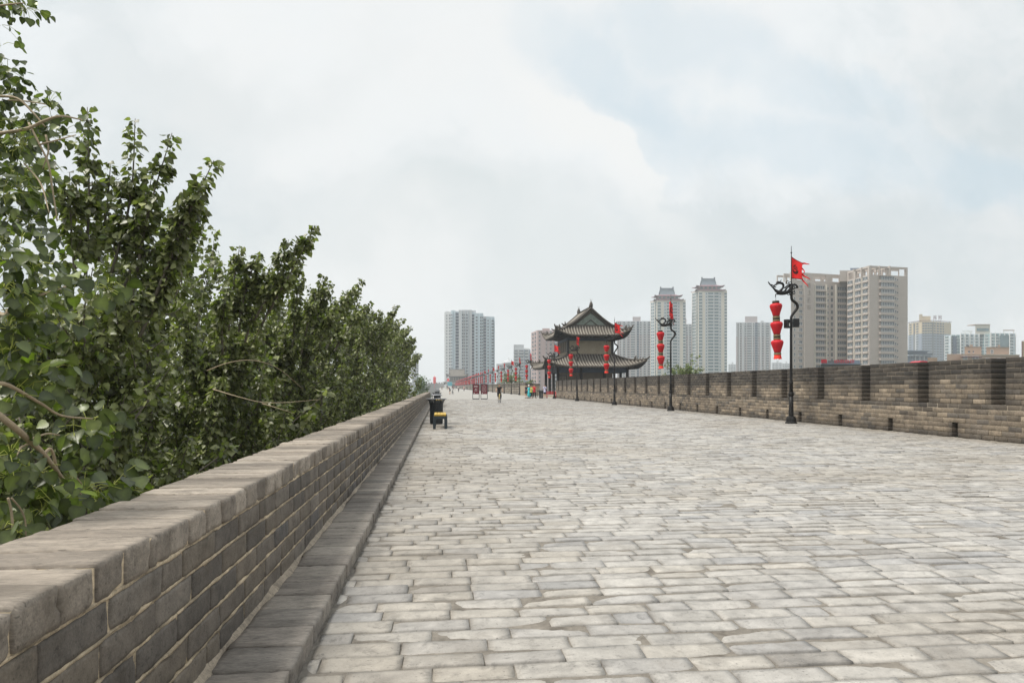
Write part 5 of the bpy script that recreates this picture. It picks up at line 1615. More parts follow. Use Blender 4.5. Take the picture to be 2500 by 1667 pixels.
class Bldg:
    def __init__(s, name, label, px, d, cat='building', group=None):
        s.o = np.array(at(px, d, -12)); s.root = empty(name, tuple(s.o)); tag(s.root, label, cat, group)
        s.wall = MB(); s.mats = []; s.cnt = 0; s.rest = MB(); s.restm = {}
    def mi(s, m):
        if m not in s.mats: s.mats.append(m)
        return s.mats.index(m)
    def W(s, px, d): return np.array(at(px, d))[:2]
    def poly(s, pts): return [tuple(np.array(p)-s.o[:2]) for p in pts]
    def mass(s, front, ztop, m, depth=18, zbot=-12):
        """front: (px, d) from left to right; extruded away from the viewer"""
        fr = [s.W(*p) for p in front]
        dv = unit(fr[0] if front[0][0] > 1250 else fr[-1])*depth; bk = [fr[-1]+dv, fr[0]+dv]
        s.wall.prism(s.poly(fr+bk), zbot+12, ztop+12, s.mi(m))
        return fr
    def fr(s, p, q):
        d = q-p; L = np.linalg.norm(d); u = d/L; n = np.array([u[1], -u[0]]); return u, n, L
    def strip(s, p, q, f0, f1, z0, z1, out, m):
        """a pier (out > 0) or panel standing out from the facade"""
        u, n, L = s.fr(p, q); a = p+u*L*f0; b = p+u*L*f1
        s.wall.prism(s.poly([a, b, b+n*out, a+n*out]), z0+12, z1+12, s.mi(m))
    def windows(s, p, q, cols, zs, h, glass='glass', style='framed', out=0.0, bay=None):
        u, n, L = s.fr(p, q); rz = math.atan2(u[1], u[0])
        for f0, f1, k in cols:
            w = L*(f1-f0); me, mb = win_mesh(w, h, k, glass, style)
            for z in zs:
                c = p+u*L*(f0+f1)/2+n*(.06+out); loc = (c[0]-s.o[0], c[1]-s.o[1], z+12)
                if s.cnt < 100:
                    link_mesh('window', me, s.root, loc, rz); s.cnt += 1
                else:
                    Mx = np.array(Matrix.Translation(loc) @ Matrix.Rotation(rz, 4, 'Z'))
                    key = (glass,)
                    for V in mb.V: pass
                    V = np.concatenate(mb.V) @ Mx[:3, :3].T+Mx[:3, 3]; kk = s.rest.n
                    s.rest.V.append(V); s.rest.C.append(np.ones((len(V), 4))); s.rest.n += len(V)
                    off = s.restm.setdefault(glass, len(s.restm)*3)
                    for f, mi_ in zip(mb.Fc, mb.M): s.rest.Fc.append(tuple(i+kk for i in f)); s.rest.M.append(mi_+off); s.rest.S.append(False)
    def box(s, name, px0, px1, d, z0, z1, m, depth=6):
        b = MB(); dv = unit(s.W(px0 if px0 > 1250 else px1, d))*depth; b.prism(s.poly([s.W(px0, d), s.W(px1, d), s.W(px1, d)+dv, s.W(px0, d)+dv]), z0+12, z1+12)
        return b.build(name, M[m], s.root)
    def done(s):
        s.wall.build('wall', [M[m] for m in s.mats], s.root)
        if s.rest.n:
            ms = []
            for g in s.restm: ms += [M[g], M['frame'], M['beigedark']]
            tag(s.rest.build('windows', ms, s.root), kind='stuff')
        return s.root

def floors(ztop, h, n): return [ztop-i*h for i in range(n)]

# --- beige slab block, two wings meeting at an inner corner
def beige_block():
    B = Bldg('apartment_block', 'big beige apartment slab of two angled wings behind the nearest lamp post', 2122, 316)
    ZT = 57.3; H = 3.0
    A, Bm, C = (2069, 332), (2122, 315), (2216, 320)
    rw = B.mass([A, Bm, C], ZT-4.6, 'beige', 16)
    lw = B.mass([(1931, 331), (2069, 341)], ZT-4.4, 'beige', 16)
    # open roof frames: posts, a top beam, back frame
    def frame(p, q, n, z0, z1):
        B.strip(p, q, 0, 1, z1-.9, z1, -.9, 'beige'); B.strip(p, q, 0, 1, z0, z0+.5, -.9, 'beige')
        for i in range(n+1):
            f = i/n; w = .045 if 0 < i < n else .05
            B.strip(p, q, max(0, f-w), min(1, f+w), z0+.5, z1-.9, -.9, 'beige')
        u, nn, L = B.fr(p, q)
        for dd in (5, 10):
            B.strip(p-nn*dd, q-nn*dd, 0, 1, z1-.9, z1, -.5, 'beige')
            for i in range(n*2+1): B.strip(p-nn*dd, q-nn*dd, max(0, i/(2*n)-.012), min(1, i/(2*n)+.012), z0, z1-.9, -.5, 'beige')
    frame(rw[0], rw[1], 3, ZT-4.6, ZT); frame(rw[1], rw[2], 2, ZT-4.6, ZT); frame(lw[0], lw[1], 3, ZT-4.4, ZT-.2)
    B.box('roof_house', 2050, 2098, 333, ZT-4.5, ZT+.8, 'beige', 8); 
    t = B.box('roof_tank', 2076, 2098, 334, ZT+.8, ZT+2.2, 'slate', 4)
    # right wing, front
    p, q = rw[1], rw[2]
    zs = floors(50.9, H, 18)
    B.windows(p, q, [(.27, .61, 8)], zs, 1.55, style='framed', out=.75)
    B.windows(p, q, [(.665, .70, 1)], zs, 1.2); B.windows(p, q, [(.725, .745, 1)], zs, .7, style='plain')
    for z in zs: B.strip(p, q, .255, .625, z-1.15, z-.05, .9, 'beige'); B.strip(p, q, .25, .63, z+1.72, z+1.86, 1.05, 'beigedark')
    for k in range(6): B.strip(p, q, .0, 1, ZT-5.4-k*9, ZT-5.34-k*9, .03, 'cream')
    # right wing, the side that turns towards the left wing
    p, q = rw[0], rw[1]
    B.windows(p, q, [(.05, .26, 3), (.40, .64, 3), (.75, .95, 3)], zs, 1.55, out=.25)
    for z in zs:
        for a, b in ((.02, .28), (.38, .66), (.73, .97)): B.strip(p, q, a, b, z-.95, z-.06, .4, 'beige'); B.strip(p, q, a, b, z-1.10, z-.95, .62, 'beigedark')
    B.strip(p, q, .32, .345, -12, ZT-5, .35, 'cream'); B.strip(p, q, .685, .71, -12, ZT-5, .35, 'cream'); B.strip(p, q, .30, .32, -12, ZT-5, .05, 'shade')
    # left wing
    p, q = lw[0], lw[1]
    zl = floors(49.4, H, 18)
    B.strip(p, q, .40, .605, -12, ZT-6, .06, 'beigedark'); B.strip(p, q, .79, 1.0, -12, ZT-6, .06, 'beigedark')
    B.windows(p, q, [(.43, .58, 4), (.815, .97, 4)], zl, 1.6, out=.1)
    B.windows(p, q, [(.14, .195, 2), (.05, .075, 1)], zl, 1.5); B.windows(p, q, [(.63, .66, 1)], zl, 1.2)
    B.windows(p, q, [(.70, .735, 1)], zl, 1.9, style='plain', glass='shade')
    for z in zl:
        for a, b in ((.40, .605), (.79, 1.0)): B.strip(p, q, a, b, z-1.1, z-.12, .55, 'beige'); B.strip(p, q, a, b, z-1.28, z-1.1, .85, 'beigedark')
        B.strip(p, q, .12, .21, z-.55, z-.1, .3, 'beige')
    for f in (.39, .60, .775): B.strip(p, q, f, f+.016, -12, ZT-5.5, .9, 'cream')
    B.strip(p, q, .215, .38, -12, ZT-5.2, .8, 'beige')
    # faint characters fixed down the blank pier
    c = MB(); u, n, L = B.fr(p, q); base = p+u*L*.26+n*.86
    for k in range(4):
        z = 49.5-k*3.6
        for (x0, x1, a, b) in ((0, 2.2, 2.2, 2.4), (0, 2.2, 1.2, 1.4), (.2, 2.0, .2, .4), (.4, .6, .2, 2.3), (1.5, 1.7, .3, 2.6), (1.0, 1.2, 1.2, 2.8)):
            if (k+int(x0*10)) % 4 == 1: continue
            e0 = base+u*x0-B.o[:2]; e1 = base+u*x1-B.o[:2]
            c.prism([tuple(e0), tuple(e1), tuple(e1+n*.08), tuple(e0+n*.08)], z+a+12, z+b+12)
    c.build('lettering', M['beigedark'], B.root)
    B.done()
beige_block()

# --- twin cream towers crowned by pagoda roofs
def crown_roof(B, pxc, d, z0, w):
    x, y, _ = at(pxc, d+8); r = empty('pagoda_crown', (x-B.o[0], y-B.o[1], z0+12), -YAW, B.root)
    def ring(b, o0, o1, za, zb, tip, mi):
        for side in range(4):
            ss = np.linspace(-1, 1, 13); V = []
            for s in ss:
                k = max(0, (abs(s)-.55)/.45)**2
                for t, z in ((0, zb), (.55, za+(zb-za)*.3), (1, za+tip*k)):
                    o = o0[0]+(o1[0]-o0[0])*t+.5*k*t, o0[1]+(o1[1]-o0[1])*t+.5*k*t
                    V.append({0: (o[0]*s, -o[1], z), 1: (o[0], o[1]*s, z), 2: (-o[0]*s, o[1], z), 3: (-o[0], -o[1]*s, z)}[side])
            f = []
            for u in range(12):
                for v in range(2): a = u*3+v; f.append((a, a+1, a+4, a+3))
            b.add(V, f, mi, None, True); b.add(np.array(V)-[0, 0, .5], [q[::-1] for q in f], mi)
            b.add([V[u*3+2] for u in range(13)]+[np.array(V[u*3+2])-[0, 0, .5] for u in range(13)], [(u, u+13, u+14, u+1) for u in range(12)], mi)
    b = MB(); ring(b, (w*.36, 5), (w*.5, 8.2), .4, 2.2, .9, 0); b.build('lower_eave', M['plum'], r)
    b = MB(); b.box(-w*.35, w*.35, -5, 5, 0, 4.6, 0); b.build('storey', M['pink'], r)
    b = MB()
    for k in range(5): b.box(-w*.32+k*w*.145, -w*.32+k*w*.145+w*.085, -5.15, -5.01, 1.9, 4.2)
    b.build('shutters', M['glassgreen'], r)
    b = MB(); ring(b, (w*.26, 3.2), (w*.465, 7.4), 4.4, 6.1, .9, 0); b.build('upper_eave', M['plum'], r)
    b = MB(); h0, h1 = 5.9, 12.3
    a0, a1 = w*.265, w*.215
    prof = [(3.4, h0), (2.0, h0+1.7), (.9, h0+3.8), (.35, h1)]
    for s in (-1, 1):
        V = []
        for yy, z in prof:
            f = (z-h0)/(h1-h0); hw = a0+(a1-a0)*f**.5; V += [(-hw, s*yy, z), (hw, s*yy, z)]
        b.add(V, [(2*i, 2*i+1, 2*i+3, 2*i+2)[::1 if s < 0 else -1] for i in range(3)])
    for s in (-1, 1):
        V = []
        for yy, z in prof:
            f = (z-h0)/(h1-h0); hw = a0+(a1-a0)*f**.5; V += [(s*hw, -yy, z), (s*hw, yy, z)]
        b.add(V, [(2*i, 2*i+1, 2*i+3, 2*i+2)[::1 if s > 0 else -1] for i in range(3)])
    b.build('main_roof', M['roofblue'], r)
    b = MB(); b.box(-a1, a1, -.45, .45, h1-.2, h1+.5)
    for s in (-1, 1):
        b.box(s*a1-.6, s*a1+.6, -.5, .5, h1-.1, h1+1.7)
        b.tube([(s*(a1+.1), 0, h1), (s*a0*.98, 0, h0+2.6), (s*a0*1.02, 0, h0)], .45, 6)
    b.build('ridge', M['roofblue'], r)
def pagoda_tower(px0, lab, ztop_off, d, G):
    B = Bldg('apartment_tower', lab, px0+45, d, group=G)
    S = px0-1689
    zt = zat(710+ztop_off, d); H = 3.02; n = 30
    side = [(1689+S, d+9), (1705+S, d)]; front = [(1705+S, d), (1775+S, d+1.5)]
    B.mass([side[0], side[1], front[1]], zt, 'cream', 20)
    B.strip(B.W(*front[0]), B.W(*front[1]), 0, 1, zt, zt+.9, -1, 'cream')
    p, q = B.W(*front[0]), B.W(*front[1]); zs = floors(zt-3.3, H, n)
    B.windows(p, q, [(.34, .525, 3), (.55, .70, 3)], zs[:30], 1.75, 'glassgreen', 'plain', .05)
    B.windows(p, q, [(.02, .135, 2), (.91, .995, 2)], zs, 1.5, 'glassgreen', 'plain')
    B.windows(p, q, [(.265, .30, 1), (.74, .775, 1)], zs, 1.1, 'glassgreen', 'plain')
    B.strip(p, q, .235, .33, -12, zt-1.2, .02, 'palegrey'); B.strip(p, q, .705, .80, -12, zt-1.2, .02, 'palegrey')
    B.strip(p, q, .522, .552, -12, zt-1.5, .5, 'palegrey')
    for z in zs: B.strip(p, q, .335, .705, z-.95, z-.2, .35, 'palegrey'); B.strip(p, q, .0, .145, z-1.1, z-.3, .15, 'palegrey'); B.strip(p, q, .905, 1, z-1.1, z-.3, .15, 'palegrey')
    p, q = B.W(*side[0]), B.W(*side[1])
    B.strip(p, q, .05, .62, -12, zt-1, .03, 'palegrey'); B.strip(p, q, .70, .9, -12, zt-1.5, .03, 'shade')
    B.windows(p, q, [(.12, .32, 1), (.40, .60, 1), (.72, .9, 1)], zs, 1.5, 'glassgreen', 'plain', .03)
    crown_roof(B, 1730+S-1, d, zt+.2, 28)
    B.done()
pagoda_tower(1689, 'cream apartment tower with a blue pagoda roof, the taller right one of the twins', 0, 650, 'twin towers with pagoda roofs')
pagoda_tower(1588, 'cream apartment tower with a blue pagoda roof, the lower left one of the twins', 23.5, 655, 'twin towers with pagoda roofs')

def striped_tower(name, lab, px0, px1, d, pytop, cols, wallm, low=None, pylow=None, side=None, H=3.0, depth=20, house=None, group=None, glass='glass', style='plain', nmax=40, parapet=True):
    """cols: (px0, px1, kind) kind: w window column, d flat dark strip painting recess shade, p pale pier, g blue glass, b balcony column"""
    B = Bldg(name, lab, (px0+px1)/2, d, group=group)
    zt = zat(pytop, d)
    front = [(px0, d), (px1, d)]
    if side: front = [side]+front
    B.mass(front, zt, wallm, depth)
    p, q = B.W(px0, d), B.W(px1, d); n = min(nmax, int((zt+11)/H)); zs = floors(zt-H*.85, H, n)
    fx = lambda a: (a-px0)/(px1-px0)
    if low:
        zl = zat(pylow, d); B.strip(p, q, 0, 1, -12, zl, .12, low)
        if side: B.strip(B.W(*side), p, 0, 1, -12, zl, .12, low)
    for a, b, k in cols:
        f0, f1 = fx(a), fx(b)
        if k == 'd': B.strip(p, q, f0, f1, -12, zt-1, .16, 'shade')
        elif k == 'p': B.strip(p, q, f0, f1, -12, zt, 1.0, 'palegrey')
        elif k == 'c': B.strip(p, q, f0, f1, -12, zt, .8, wallm)
        elif k == 'g':
            B.strip(p, q, f0, f1, -12, zt-2, .14, 'slate'); B.windows(p, q, [(f0+.004, f1-.004, 2)], zs, 2.2, 'glassblue', 'plain', .16)
        elif k == 'b':
            B.windows(p, q, [(f0, f1, 2)], zs, 1.6, glass, 'balcony', .14)
        elif k == 's':
            for z in zs: B.strip(p, q, f0, f1, z-1.0, z-.2, .5, 'palegrey')
            B.windows(p, q, [(f0, f1, 3)], zs, 1.6, glass, style, .14)
        else: B.windows(p, q, [(f0, f1, 2)], zs, 1.5, glass, style, .14)
    if side:
        a, b = B.W(*side), p
        B.windows(a, b, [(.2, .4, 1), (.6, .8, 1)], zs, 1.4, glass, 'plain', .14)
    for h in (house or []): B.box('roof_house', h[0], h[1], d+2, zt, zat(h[2], d), h[3] if len(h) > 3 else wallm, 8)
    return B, p, q, zt, zs

# --- tall pale tower on the left of the walk
def pale_tower():
    d = 650
    B = Bldg('apartment_tower', 'tall pale blue white apartment slab with three dark blue glass strips, left of the flags', 1146, d)
    parts = [((1085, 4), (1101, 0), 761), ((1101, -2), (1112, -3), 758), ((1112, 0), (1120, 0), 760), ((1120, -3), (1152, -4), 757.5), ((1152, 0), (1158, 0), 763), ((1158, -3), (1180, -1), 765), ((1180, 2), (1187, 2), 772), ((1187, 0), (1207, 4), 772.5)]
    for i, (a, b, top) in enumerate(parts):
        fr = B.mass([(a[0], d+a[1]), (b[0], d+b[1])], zat(top, d), 'paleblue' if i % 3 else 'palegrey', 22)
    def col(px0, px1, dd0, dd1, cols, top, glass='glass', style='plain', h=1.5, H=2.95):
        p, q = B.W(px0, d+dd0), B.W(px1, d+dd1); zt = zat(top, d); n = int((zt+11)/H)
        B.windows(p, q, cols, floors(zt-H, H, n), h, glass, style)
        return p, q, zt
    for a, b, dd, top in ((1112, 1120, 0, 762), (1152, 1158, 0, 766), (1180, 1187, 2, 776)):
        col(a, b, dd, dd, [(.0, 1.0, 2)], top, 'glassblue', 'plain', 2.3)
    for (a, b, dd0, dd1, top, cs) in ((1085, 1101, 4, 0, 764, [(.3, .45, 1), (.7, .95, 1)]), (1101, 1112, -2, -3, 764, [(.05, .4, 1)]),
            (1120, 1152, -3, -4, 764, [(.25, .36, 1), (.42, .50, 1), (.56, .70, 1)]), (1158, 1180, -3, -1, 770, [(.15, .36, 2), (.62, .78, 1), (.85, .97, 1)]), (1187, 1207, 0, 4, 777, [(.15, .30, 1), (.62, .92, 1)])):
        col(a, b, dd0, dd1, cs, top)
    for (a, b, dd0, dd1, top, fs) in ((1120, 1152, -3, -4, 760, [(.24, .25), (.51, .525), (.715, .73)]), (1158, 1180, -3, -1, 766, [(.58, .6), (.79, .81)]), (1101, 1112, -2, -3, 760, [(.42, .46)]), (1187, 1207, 0, 4, 774, [(.55, .57), (.94, .97)])):
        p, q = B.W(a, d+dd0), B.W(b, d+dd1)
        for f0, f1 in fs: B.strip(p, q, f0, f1, -12, zat(top, d), 1.4, 'paleblue')
    p, q = B.W(1120, d-3), B.W(1152, d-4); B.strip(p, q, .40, .415, -12, zat(760, d), .1, 'shade')
    B.box('roof_house', 1138, 1162, d+3, zat(765, d), zat(757, d), 'palegrey', 8); B.box('roof_house', 1088, 1096, d+6, zat(761, d), zat(758.5, d), 'palegrey', 6)
    B.done()
pale_tower()

B, p, q, zt, zs = striped_tower('apartment_tower', 'pale lilac tower right of the twins, its lower half pinkish', 1797, 1882, 800, 787, [(1801, 1803, 'd'), (1807, 1810, 'w'), (1803.5, 1806, 'p'), (1811, 1816, 'p'), (1818.5, 1821.5, 'w'), (1824, 1834.5, 's'), (1836, 1838, 'p'), (1837.5, 1841, 'w'), (1843, 1850, 'g'), (1851, 1854, 'w'), (1856, 1859, 'p'), (1860.5, 1864, 'w'), (1866, 1868, 'p'), (1870.5, 1877, 's'), (1879, 1881, 'p')], 'palegrey', 'mauve', 822, None, 2.9, 20, [(1819, 1849, 772, 'mauve'), (1857, 1865, 783, 'palegrey')])
B.done()
B, p, q, zt, zs = striped_tower('apartment_tower', 'lilac grey tower rising right behind the pavilion roof', 1506, 1594, 810, 784, [(1509, 1511, 'd'), (1513, 1516, 'w'), (1517, 1520, 'p'), (1522, 1526, 's'), (1528, 1530, 'p'), (1532, 1537, 'w'), (1540, 1550, 's'), (1551.5, 1553.5, 'p'), (1555, 1560, 'g'), (1562, 1566, 'w'), (1568, 1570, 'p'), (1572, 1576, 's'), (1578, 1580, 'p'), (1582, 1588, 'w')], 'palegrey', 'mauve', 816, None, 2.9, 20, [(1544.6, 1564, 773, 'mauve'), (1568, 1577, 783, 'palegrey')])
B.done()
B, p, q, zt, zs = striped_tower('apartment_tower', 'narrow strip of a lilac tower seen between the twin pagoda towers', 1664, 1693, 815, 791, [(1672, 1674, 'p'), (1675, 1678, 'w'), (1680, 1682, 'p'), (1683, 1687, 's')], 'palegrey', 'mauve', 820, None, 2.9, 20, [(1666, 1676, 777, 'mauve')])
B.done()
B, p, q, zt, zs = striped_tower('apartment_tower', 'pale pink tower block with a grey side, behind the left eave of the pavilion', 1312, 1384, 505, 806, [(1316, 1319, 'w'), (1330, 1334, 's'), (1342, 1347, 'b'), (1354, 1360, 's')], 'pink', None, None, (1297, 528), 3.0, 22, [(1324, 1342, 801, 'pink')], None, 'glass', 'plain')
B.strip(p, q, .25, .29, -12, zt, .5, 'pink'); B.done()
B, p, q, zt, zs = striped_tower('office_block', 'small grey block with horizontal bands left of the pink tower', 1254, 1295, 700, 852, [(1256, 1264, 'w'), (1267, 1278, 'w'), (1281, 1289, 'w')], 'palegrey', None, None, None, 3.2, 16, [(1254, 1279, 841, 'palegrey'), (1279.5, 1292, 849.5, 'frame')])
B.strip(p, q, .62, .66, -12, zt, .6, 'slate'); B.strip(p, q, .9, .99, -12, zt-1, .3, 'slate')
for z in zs: B.strip(p, q, 0, .9, z-.6, z-.2, .4, 'frame')
B.done()
B, p, q, zt, zs = striped_tower('hall', 'faint pale hall with a pointed roof behind the far flags', 1212, 1258, 900, 888, [(1218, 1228, 'w'), (1236, 1250, 'w')], 'palegrey', H=4.5, depth=30)
b = MB(); b.lathe([(9, 0), (7, 3), (2.2, 5), (.5, 7.5), (.1, 9)], 12); c = B.W(1241, 905)-B.o[:2]; b.build('spire', M['palegrey'], B.root, (c[0], c[1], zt+12)); B.done()

# --- ochre over blue grey tower with characters on its roof
def ochre_tower():
    d = 800
    B = Bldg('apartment_tower', 'tower with an ochre top and blue grey shaft, two characters standing on its roof', 2270, d)
    L, C, Rr = (2218, d+26), (2250, d), (2322, d+16)
    C2 = (2276, d-2)
    zt = zat(785, d); zl = zat(814, d)
    fr = B.mass([L, C, C2, Rr], zt, 'ochre', 22)
    for a, b in ((0, 1), (1, 2), (2, 3)): B.strip(fr[a], fr[b], 0, 1, -12, zl, .25, 'slate')
    zs = floors(zt-3, 3.0, 26)
    B.windows(fr[1], fr[2], [(.06, .26, 2), (.30, .50, 2), (.54, .74, 2), (.78, .97, 2)], zs, 1.5, 'glass', 'plain', .3)
    B.windows(fr[2], fr[3], [(.07, .16, 2), (.22, .33, 2), (.38, .48, 2), (.53, .60, 1)], zs, 1.5, 'glass', 'plain', .3)
    B.windows(fr[0], fr[1], [(.1, .25, 2), (.62, .78, 2)], zs, 1.5, 'glass', 'plain', .3)
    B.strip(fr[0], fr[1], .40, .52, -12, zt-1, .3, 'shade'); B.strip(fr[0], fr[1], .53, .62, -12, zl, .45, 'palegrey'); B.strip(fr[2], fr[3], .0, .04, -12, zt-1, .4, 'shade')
    for a, b in ((0, 1), (1, 2), (2, 3)):
        B.strip(fr[a], fr[b], 0, 1, zt+.9, zt+1.4, .9, 'plum')
        for k in range(6): B.strip(fr[a], fr[b], k/6+.05, k/6+.09, zt, zt+.9, .2, 'ochre')
    B.box('roof_house', 2251, 2272, d+6, zt, zat(770.5, d), 'ochre', 9); B.box('roof_house', 2244, 2252, d+5, zt, zat(766, d), 'ochre', 9)
    for px, st in ((2279.5, ((0, 3, 3.4, 3.8), (0, .4, 2.2, 3.4), (2.6, 3, 2.2, 3.4), (0, 3, 1.9, 2.3), (-.2, 3.2, 1.0, 1.4), (-.2, .2, -.6, 1.0), (2.8, 3.2, -.6, 1.0), (1.3, 1.7, -1, 1.9))),
                   (2291.5, ((0, 1.6, 2.4, 2.8), (.6, 1.0, -1, 4), (0, .4, 1.2, 2.0), (2, 3.6, 2.4, 2.8), (2.9, 3.3, -1, 4), (2.1, 2.5, .8, 1.5), (1.1, 1.5, 1.4, 2.2)))):
        o = B.W(px, d+8)-B.o[:2]; b = MB()
        for x0, x1, z0, z1 in st: b.box(x0, x1, -.2, .2, z0, z1)
        b.box(.2, .4, .3, .5, -8, 4); b.box(2.6, 2.8, .3, .5, -8, 4)
        b.build('roof_character', M['plum'], B.root, (o[0], o[1], zat(778, d+8)+12), -YAW)
    B.done()
ochre_tower()
# --- teal and white blocks
def teal_block():
    d = 620
    B = Bldg('apartment_block', 'teal and white apartment block with framed rooftop boxes, right of the ochre tower', 2390, d)
    m = [((2306, 5), (2322, 0), 818), ((2322, 2), (2344, 2), 817), ((2344, -2), (2391, 4), 815), ((2391, 8), (2418, 0), 815), ((2418, 0), (2464, 2), 813.5), ((2464, -1), (2479, 3), 813.5)]
    H = 2.8
    for i, (a, b, top) in enumerate(m):
        fr = B.mass([(a[0], d+a[1]), (b[0], d+b[1])], zat(top, d), 'teal' if i in (1, 3, 4) else 'paleblue', 16)
        zt = zat(top, d); zs = floors(zt-2.6, H, 16); n = max(1, round((b[0]-a[0])/11))
        cols = [(k/n+.12/n, k/n+.62/n, 2) for k in range(n)]
        B.windows(fr[0], fr[1], cols, zs, 1.7, 'glassgreen', 'framed', .1)
        for k in range(n+1): f = min(max(k/n, .02), .98); B.strip(fr[0], fr[1], f-.018, f+.018, -12, zt+.6, .5, 'frame')
        for z in zs: B.strip(fr[0], fr[1], 0, 1, z-.75, z-.35, .3, 'frame')
    B.strip(B.W(2326, d+1), B.W(2334, d+1), 0, 1, -12, zat(820, d), .8, 'glassblue'); B.strip(B.W(2441, d), B.W(2463, d), 0, 1, -12, zat(818, d), .35, 'glassgreen')
    h = B.box('roof_house', 2381, 2417, d+4, zat(815, d), zat(792, d), 'cream', 9)
    B.strip(B.W(2383, d+3.9), B.W(2416, d+3.9), .05, .95, zat(807, d), zat(800, d), .2, 'glassgreen')
    B.strip(B.W(2380, d+3.5), B.W(2418, d+3.5), 0, 1, zat(792, d), zat(790.5, d), -11, 'brown')
    B.box('roof_house', 2350, 2374, d+6, zat(815, d), zat(805, d), 'frame', 8)
    for px in (2450, 2474): B.box('roof_post', px, px+1.6, d+4, zat(813.5, d), zat(806, d), 'cream', 2)
    B.box('roof_beam', 2449, 2477, d+4, zat(806, d), zat(804.2, d), 'brown', 4)
    B.done()
teal_block()
# --- low brown flats and other roofs just over the battlements
def brown_flats():
    d = 260
    B = Bldg('flats', 'low brown flats with two blocky roof houses just above the battlements', 2400, d)
    fr = B.mass([(2312, d), (2346, d)], zat(864, d), 'brown', 10); f2 = B.mass([(2346, d-3), (2396, d-2)], zat(865, d), 'brown', 10); f3 = B.mass([(2396, d), (2489, d+2)], zat(865, d), 'brown', 10)
    B.windows(f2[0], f2[1], [(.1, .3, 3), (.55, .85, 4)], floors(zat(878, d), 3, 4), 1.2)
    B.windows(f3[0], f3[1], [(.1, .2, 3), (.4, .5, 3), (.7, .8, 3)], floors(zat(882, d), 3, 4), 1.2)
    for a, b in ((0, 1),): B.strip(f2[0], f2[1], 0, 1, zat(873, d), zat(871, d), .3, 'plum'); B.strip(f3[0], f3[1], 0, 1, zat(866.5, d), zat(865, d), .3, 'cream')
    for (a, b, top) in ((2355, 2396, 846), (2408, 2464, 847)):
        B.box('roof_house', a, b, d+3, zat(866, d), zat(top, d), 'brown', 6); B.box('roof_cap', a-.5, b+.5, d+2.9, zat(top, d), zat(top-1.2, d), 'beigedark', 6.2)
    B.box('chimney', 2367, 2375, d+5, zat(845, d), zat(839.5, d), 'brown', 2); B.box('chimney', 2436, 2442, d+5, zat(846, d), zat(840, d), 'brown', 2)
    B.box('water_tank', 2359, 2366, d+5, zat(845, d), zat(840.5, d), 'shade', 1.5); B.box('water_tank', 2431, 2435, d+5, zat(846, d), zat(843, d), 'shade', 1.5)
    B.windows(B.W(2408, d+3), B.W(2464, d+3), [(.18, .30, 2)], [zat(862, d)], 1.4); B.windows(B.W(2355, d+3), B.W(2396, d+3), [(.2, .32, 1), (.48, .54, 1)], [zat(860, d)], .7, style='plain')
    B.done()
brown_flats()
